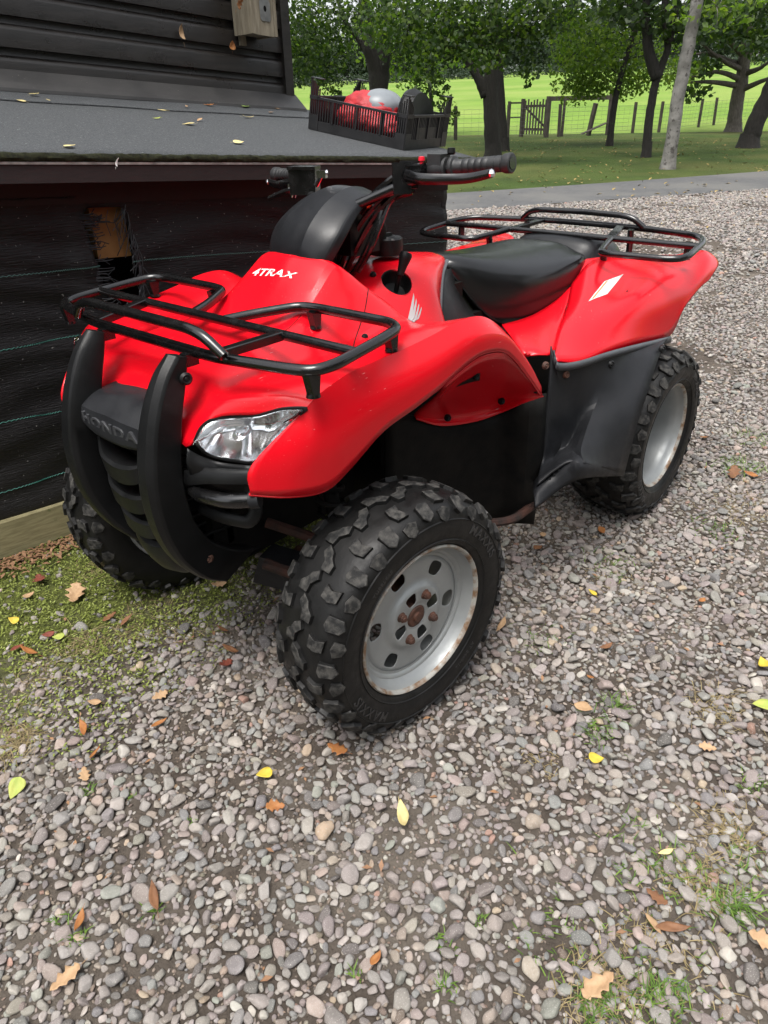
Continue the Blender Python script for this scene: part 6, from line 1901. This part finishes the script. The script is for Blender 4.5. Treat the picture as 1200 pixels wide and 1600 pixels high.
ground_leaves = [
    ((0.9880,0.3576,0.0160), 'birch', 'yellow', .036, 'bright yellow leaf lying on the gravel below the front tyre', GR),
    ((1.0276,0.4356,0.0160), 'oak', 'orange', .040, 'orange brown oak leaf just below a bright yellow leaf', GR),
    ((0.8421,0.4293,0.0160), 'oak', 'orange', .050, 'orange oak leaf on the gravel right under the front tyre', GR),
    ((1.3402,-0.0093,0.0160), 'birch', 'lime', .046, 'lime green leaf on gravel at the left edge of the view', GR),
    ((0.8879,0.6478,0.0180), 'willow', 'pale', .085, 'long pale cream leaf standing out in the middle of the gravel', GR),
    ((0.5109,0.8712,0.0160), 'birch', 'yellow', .036, 'golden yellow leaf on gravel beside a small green tuft', GR),
    ((0.1276,1.0936,0.0160), 'birch', 'lime', .046, 'yellow green leaf cut by the right edge, lower of two', GR),
    ((-0.0235,1.0554,0.0160), 'birch', 'yellow', .042, 'yellow leaf at the right edge, upper of two', GR),
    ((1.1667,-0.0509,0.0180), 'willow', 'orange', .058, 'narrow rust orange leaf where the moss meets the gravel', GM),
    ((0.9140,-0.5467,0.0200), 'oak', 'tan', .085, 'large tan oak leaf on the moss near the right front tyre', GM),
    ((0.9404,-0.7058,0.0160), 'oak', 'red', .060, 'dark red oak leaf on the moss beside the shed base', GM),
    ((0.9987,-0.6547,0.0160), 'birch', 'tan', .036, 'small golden tan leaf below the dark red oak leaf', GM),
    ((1.4004,0.3503,0.0160), 'willow', 'orange', .045, 'short orange leaf among stones at the lower left', GR),
    ((1.4616,0.4208,0.0160), 'oak', 'tan', .052, 'light tan leaf lying among stones near the bottom left corner', GR),
    ((1.2914,0.4115,0.0180), 'willow', 'brown', .060, 'curled dark brown leaf among stones at the lower left', GR),
    ((0.2583,0.4760,0.0180), 'willow', 'tan', .062, 'curled tan leaf just behind the front left tyre', GR),
    ((0.3950,0.7844,0.0180), 'oval', 'tan', .048, 'pale tan leaf on gravel below the running board', GR),
    ((0.1643,0.7270,0.0160), 'willow', 'brown', .052, 'flat brown leaf in the gravel right of the front wheel', GR),
    ((-0.0320,0.5950,0.0160), 'birch', 'yellow', .028, 'tiny yellow leaf alone on gravel right of the front wheel', GR),
    ((0.9273,1.0781,0.0180), 'oak', 'tan', .062, 'crumpled tan leaf beside a grass tuft at the bottom right', GR),
    ((0.6333,1.0679,0.0180), 'willow', 'pale', .036, 'small pale yellow folded leaf on weedy gravel at the right', GR),
    ((0.6877,1.2553,0.0180), 'oak', 'tan', .055, 'tan leaf cut by the right edge near the bottom corner', GR),
    ((0.7783,1.1055,0.0180), 'willow', 'tan', .048, 'narrow orange tan leaf beside a long thin stalk', GR),
    ((0.7650,1.1316,0.0200), 'willow', 'brown', .060, 'long curled brown leaf right of the narrow orange tan leaf', GR),
    ((0.7272,1.0895,0.0160), 'oak', 'brown', .040, 'reddish brown leaf in the weedy patch at the lower right', GR),
    ((1.0386,-0.4080,0.0160), 'birch', 'lime', .034, 'pale yellow heart shaped leaf on the moss', GM),
    ((1.1181,-0.4120,0.0180), 'willow', 'orange', .070, 'long rust brown curled leaf across the moss', GM),
    ((1.0818,-0.5733,0.0160), 'birch', 'yellow', .032, 'yellow tan leaf at the left edge of the moss', GM),
    ((1.0508,-0.4397,0.0160), 'oval', 'red', .034, 'small salmon red leaf next to the pale heart shaped leaf', GM),
    ((1.1295,-0.4495,0.0160), 'oval', 'red', .036, 'dull red leaf beside the long rust brown curled leaf', GM),
    ((0.9050,-0.3787,0.0160), 'oak', 'brown', .044, 'brown crumpled leaf on moss below the right front tyre', GM),
    ((0.8831,-0.3299,0.0180), 'willow', 'brown', .048, 'dark brown curled leaf beside the brown crumpled leaf', GM),
    ((0.6147,-0.2674,0.0160), 'oak', 'tan', .048, 'tan oak leaf under the front bumper', GM),
    ((0.7419,-0.0912,0.0180), 'willow', 'brown', .046, 'thin curved brown leaf on dirt ahead of the front tyre', GR),
    ((0.9943,-0.0095,0.0160), 'oak', 'tan', .040, 'light tan oak leaf standing upright among small stones', GR),
    ((1.0473,0.0667,0.0180), 'willow', 'orange', .042, 'upright orange leaf below the light tan oak leaf', GR),
    ((0.7816,-0.0045,0.0180), 'willow', 'brown', .060, 'red brown curled leaf on dirt left of the front tyre', GR),
    ((0.8249,0.0235,0.0160), 'oak', 'red', .048, 'dull red leaf below the red brown curled leaf', GR),
    ((1.1846,0.0313,0.0160), 'oval', 'orange', .036, 'orange leaf on gravel just below the moss', GR),
    ((1.1065,-0.1095,0.0160), 'oval', 'tan', .034, 'pinkish tan leaf flat on the edge of the moss', GM),
    ((1.2305,0.0672,0.0160), 'oak', 'tan', .038, 'pinkish brown leaf on gravel right of the lime green leaf', GR),
    ((-1.0520,0.6608,0.0200), 'oak', 'brown', .075, 'brown leaf in the grassy patch behind the rear wheel', GR),
    ((-1.0832,0.7109,0.0180), 'oval', 'orange', .055, 'orange leaf right of the grassy patch behind the rear wheel', GR),
    ((-1.3286,0.4575,0.0160), 'oval', 'orange', .050, 'orange leaf close to the rear tyre', GR),
    ((-0.3668,0.4638,0.0160), 'oval', 'orange', .040, 'orange leaf on shaded gravel below the rear tyre', GR),
    ((-0.2226,0.3293,0.0160), 'oval', 'tan', .036, 'tan leaf in the shade below the running board', GR),
    ((-0.2260,0.1670,0.0180), 'willow', 'orange', .060, 'orange leaf in the shade between the wheels', GR),
    ((-0.1444,0.3554,0.0160), 'oval', 'brown', .040, 'dull brown leaf in the shade beneath the running board', GR),
    ((0.2900,0.7486,0.0160), 'oval', 'orange', .022, 'tiny bright orange leaf fragment on gravel', GR),
    ((-0.1894,0.8464,0.0160), 'oval', 'orange', .026, 'small orange leaf beside a flat grey stone on the right', GR),
    ((0.3320,1.0414,0.0160), 'oak', 'tan', .036, 'pinkish tan leaf on gravel near the white stones at right', GR),
    ((1.1190,0.7825,0.0160), 'oval', 'orange', .028, 'bright terracotta leaf beside the longest grey stone', GR),
]
for k, (p, kind, col_, size, lab, grp) in enumerate(ground_leaves):
    add_leaf(Vector(p) + Vector((0, 0, .004)), kind, col_, size, lab, R(48) if lab.startswith('long pale') else rng.uniform(0, 2 * PI), rng.uniform(.15, .55), rng.uniform(.1, .35), (rng.normal(0, .18), rng.normal(0, .18)), grp)
GL = 'fallen leaves on the felt roof'
roofn = Vector((VX, VY, 0)) * -.19 + Vector((0, 0, 1)); roofn.normalize()
for (p, kind, col_, size, lab) in (
    ((0.6962,0.8309), 'birch', 'pale', .040, 'yellow leaf on the felt roof near the flashing, second from left'), ((0.6017,0.6903), 'birch', 'pale', .030, 'small pale yellow leaf at the far left of the felt roof'),
    ((0.7015,0.7124), 'willow', 'pale', .026, 'tiny lime leaf on the felt beside two yellow leaves'), ((0.6853,0.9533), 'oak', 'brown', .034, 'brown curled leaf against the flashing at the left'),
    ((1.1065,0.6690), 'willow', 'pale', .036, 'greenish yellow leaf by the felt seam, upper of two'), ((0.9806,0.4644), 'willow', 'lime', .034, 'thin pale leaf below the felt seam'),
    ((1.2667,0.7771), 'willow', 'tan', .038, 'tan leaf on the felt above the seam, middle of the roof'), ((1.0544,0.3710), 'birch', 'pale', .044, 'pale yellow leaf lying below the felt seam'),
    ((1.1589,0.4817), 'oval', 'tan', .030, 'short tan leaf on the felt seam'), ((1.4135,0.8570), 'oak', 'orange', .046, 'bright orange leaf against the flashing near the bird box'),
    ((1.6141,0.8925), 'oak', 'green', .060, 'mottled green leaf against the flashing at its right end'), ((1.4484,0.6088), 'willow', 'pale', .052, 'pale green leaf below the mottled green leaf'),
    ((1.6595,0.7594), 'willow', 'tan', .052, 'golden tan leaf at the right end of the flashing'), ((1.7831,0.8980), 'oval', 'tan', .026, 'little pinkish leaf at the corner of the flashing'),
    ((1.0581,0.0478), 'birch', 'pale', .038, 'yellow leaf on bare felt towards the eaves, right of centre'), ((0.4686,-0.0600), 'birch', 'pale', .036, 'yellow leaf on bare felt just above the eaves at left')):
    s_, d_ = p
    h_ = roof_h(d_) + (.0145 if d_ > .70 else .0095)
    add_leaf(Vector(W(s_, d_, h_)), kind, col_, size, lab, rng.uniform(0, 2 * PI), rng.uniform(.1, .4), .2, (rng.normal(0, .1), rng.normal(0, .1)), GL, roofn)
# bits caught on the shed
wn_ = Vector((-VX, -VY, 0))
s_, z_ = (1.3952,1.5267); add_leaf(Vector(WP(s_, .985, z_)), 'willow', 'tan', .075, 'curled tan leaf hanging in cobweb on the dark boards', PI * .55, .9, .3, (0, 0), None, wn_)
s_, z_ = (1.6247,1.4862); add_leaf(Vector(WP(s_, .975, z_)), 'birch', 'orange', .042, 'curled orange leaf hanging under the bird box', PI * .5, .9, .5, (0, 0), None, wn_)
s_, z_ = (1.5854,1.6188); add_leaf(Vector(WP(s_, .822, z_)), 'oak', 'orange', .050, 'orange leaf caught on the side of the bird box', 1.0, .8, .4, (.4, 0), None, wn_)
s_, z_ = (0.5512,1.1158); add_leaf(Vector(WP(s_, -.155, z_)), 'feather', 'white', .026, 'tiny white feather stuck to the mossy eaves', 1.2, .5, .2, (.3, 0), None, wn_, name='white_feather', cat='feather')

# litter of tiny leaf scraps, too many to count
g = np.random.default_rng(15)
vs, fs = [], []
def scrap(x, y, z, s):
    a, b_ = g.uniform(0, 2 * PI), g.normal(0, .3)
    k = len(vs); c, sn = math.cos(a) * s, math.sin(a) * s
    for u, v_ in ((-1, 0), (0, -.45), (1, 0), (0, .45)):
        vs.append((x + u * c - v_ * sn, y + u * sn + v_ * c, z + u * s * b_ + abs(v_) * s * .5))
    fs.append((k, k + 1, k + 2, k + 3))
for k in range(900):
    x, y = g.uniform(hx - 5, hx + .6), g.uniform(hy - 5, hy + .6)
    if in_gravel(np.array([x]), np.array([y]))[0]: scrap(x, y, ground_z(x, y) + .014, g.uniform(.004, .011))
for k in range(500):                                  # a drift of brown leaves along the shed's base
    s_ = g.uniform(-.1, .26); e = .05 + abs(g.normal(0, .05))
    p = WP(s_, -e); scrap(p[0], p[1], .012 + g.random() * .012, g.uniform(.006, .014))
o = np_mesh('leaf_litter', vs, fs, leafcol('litter', (.30, .17, .09), (.16, .085, .05))); tag(o, kind='stuff')
vs, fs = [], []
for k in range(2600):                                 # pale flecks of leaf on the lawn and the path
    t_, s_ = g.uniform(9, 30), g.uniform(-14, 20)
    x, y = ts(t_, s_)
    scrap(x, y, ground_z(x, y) + .018, g.uniform(.03, .055) if t_ > 12 else g.uniform(.02, .035))
o = np_mesh('lawn_leaves', vs, fs, leafcol('lawn_litter', (.36, .27, .09), (.22, .15, .06))); tag(o, kind='stuff')

# moss and tiny weeds on the ground by the shed
vs, fs = [], []
for k in range(60000):
    x, y = g.uniform(.0, 1.75), g.uniform(-1.0, .35)
    xa, ya = np.array([x]), np.array([y])
    if not in_gravel(xa, ya)[0]: continue
    m_ = moss_amount(xa, ya)[0] * (.25 + .9 * (vnoise(xa, ya, 11, 8)[0] * .6 + vnoise(xa, ya, 31, 9)[0] * .4))
    if g.random() > m_ * 1.25: continue
    s_ = g.uniform(.0022, .0055)
    z = .008 + g.random() * .010
    a = g.uniform(0, 2 * PI); k0 = len(vs); c, sn = math.cos(a) * s_, math.sin(a) * s_; b_ = g.uniform(.1, .8)
    for u, v_ in ((-1, 0), (0, -.55), (1, 0), (0, .55)):
        vs.append((x + u * c - v_ * sn, y + u * sn + v_ * c, z + u * s_ * b_))
    fs.append((k0, k0 + 1, k0 + 2, k0 + 3))
L_moss = leaf_mat('moss_leaves', (0.085, 0.105, 0.016), (0.16, 0.19, 0.035), (0.28, 0.32, 0.10), .15, .8)
o = np_mesh('ground_moss', vs, fs, L_moss); tag(o, kind='stuff')
# blades: green tufts and dry straw
def blades(name, material, spots, seed, fl_lim=True):
    g = np.random.default_rng(seed); vs, fs = [], []
    for (x0, y0, rad, n, L, flat_) in spots:
        for k in range(n):
            q = g.normal(0, rad * .5, 2); x, y = x0 + q[0], y0 + q[1]
            a = g.uniform(0, 2 * PI); l = L * g.uniform(.3, .9 if not fl_lim else 1.2); w = (.0009 if fl_lim else .0006) + .0005 * g.random()
            dx, dy = math.cos(a), math.sin(a); z = ground_z(x, y) + .008
            up = l * (1 - flat_) * g.uniform(.5, 1); out_ = math.sqrt(max(1e-6, l * l - up * up))
            k0 = len(vs)
            for t, ww in ((0, 1), (.5, .9), (1, .1)):
                px_, py_ = x + dx * out_ * t ** 1.5, y + dy * out_ * t ** 1.5; pz_ = z + up * (t if flat_ < .6 else math.sin(t * 2.4))
                vs.append((px_ - dy * w * ww, py_ + dx * w * ww, pz_)); vs.append((px_ + dy * w * ww, py_ - dx * w * ww, pz_))
            fs += [(k0, k0 + 1, k0 + 3, k0 + 2), (k0 + 2, k0 + 3, k0 + 5, k0 + 4)]
    o = np_mesh(name, vs, fs, material); tag(o, kind='stuff')
L_grass = leaf_mat('grass_blades', (0.05, 0.10, 0.015), (0.10, 0.18, 0.03), (0.17, 0.26, 0.05), .3, .6)
L_straw = leaf_mat('dry_straw', (0.15, 0.115, 0.06), (0.23, 0.18, 0.095), (0.31, 0.25, 0.14), .2, .8)
def SP(p, r_, n, L, fl_): return (p[0], p[1], r_, n, L, fl_)
blades('grass_tufts', L_grass, [SP((0.3280,0.8309,0.0000), .03, 60, .03, .3), SP((0.4340,0.8375,0.0000), .05, 70, .03, .4), SP((0.8723,1.1615,0.0000), .04, 110, .035, .3), SP((0.6450,1.2014,0.0000), .05, 160, .035, .4), SP((0.6374,1.0978,0.0000), .05, 70, .03, .4), SP((0.9439,1.0833,0.0000), .04, 80, .03, .4), SP((0.5941,0.9803,0.0000), .015, 26, .018, .3), SP((0.3594,1.1442,0.0000), .03, 50, .02, .4), SP((-1.1433,0.6576,0.0000), .11, 160, .05, .4), SP((-1.4712,0.6332,0.0000), .12, 120, .05, .4), SP((-0.6110,0.7512,0.0000), .10, 90, .03, .5), SP((0.8668,1.1014,0.0000), .12, 130, .025, .5), SP((0.8891,0.9867,0.0000), .08, 60, .02, .5), SP((1.0268,0.8469,0.0000), .02, 26, .02, .4), SP((1.0791,0.8856,0.0000), .02, 26, .02, .4), SP((0.6624,1.0478,0.0000), .08, 80, .025, .5), SP((0.5363,1.1790,0.0000), .04, 60, .025, .4), SP((-0.2108,0.5822,0.0000), .10, 80, .03, .5), SP((1.1535,0.3293,0.0000), .01, 16, .015, .3), SP((1.2437,0.1017,0.0000), .02, 22, .02, .3), SP((1.1952,0.1799,0.0000), .012, 18, .015, .3), SP((1.4167,0.3640,0.0000), .02, 30, .02, .4), SP((1.4140,0.3157,0.0000), .015, 18, .02, .4), SP((1.2962,0.4211,0.0000), .02, 24, .02, .4), SP((1.1572,0.7699,0.0000), .012, 16, .015, .3), SP((0.9494,0.8720,0.0000), .012, 20, .012, .3), SP((0.2256,0.5693,0.0000), .07, 60, .02, .5)], 61)
blades('dry_grass', L_straw, [SP((1.2863,-0.1516,0.0000), .07, 330, .06, .8), SP((0.4958,1.1432,0.0000), .07, 240, .05, .8), SP((0.6449,1.1465,0.0000), .07, 220, .05, .8), SP((0.1861,1.0162,0.0000), .07, 150, .06, .85), SP((-0.8295,0.7856,0.0000), .16, 260, .05, .8), SP((0.9116,1.1001,0.0000), .08, 180, .05, .8), SP((0.5870,0.7920,0.0000), .05, 60, .04, .85), SP((1.0072,-0.3461,0.0000), .07, 90, .09, .9), SP((0.9165,-0.2766,-0.0000), .09, 80, .08, .9), SP((0.7781,-0.6406,0.0000), .10, 140, .06, .9), SP((1.1434,-0.3193,0.0000), .10, 90, .08, .9), SP((0.8195,-0.3340,0.0000), .10, 80, .07, .9), SP((0.7874,1.1331,0.0000), .10, 120, .05, .85), SP((-0.1789,0.5970,0.0000), .10, 80, .04, .85), SP((0.9503,1.0756,0.0000), .07, 90, .05, .85), SP((0.8071,-0.1427,-0.0000), .10, 60, .06, .9)], 62, False)
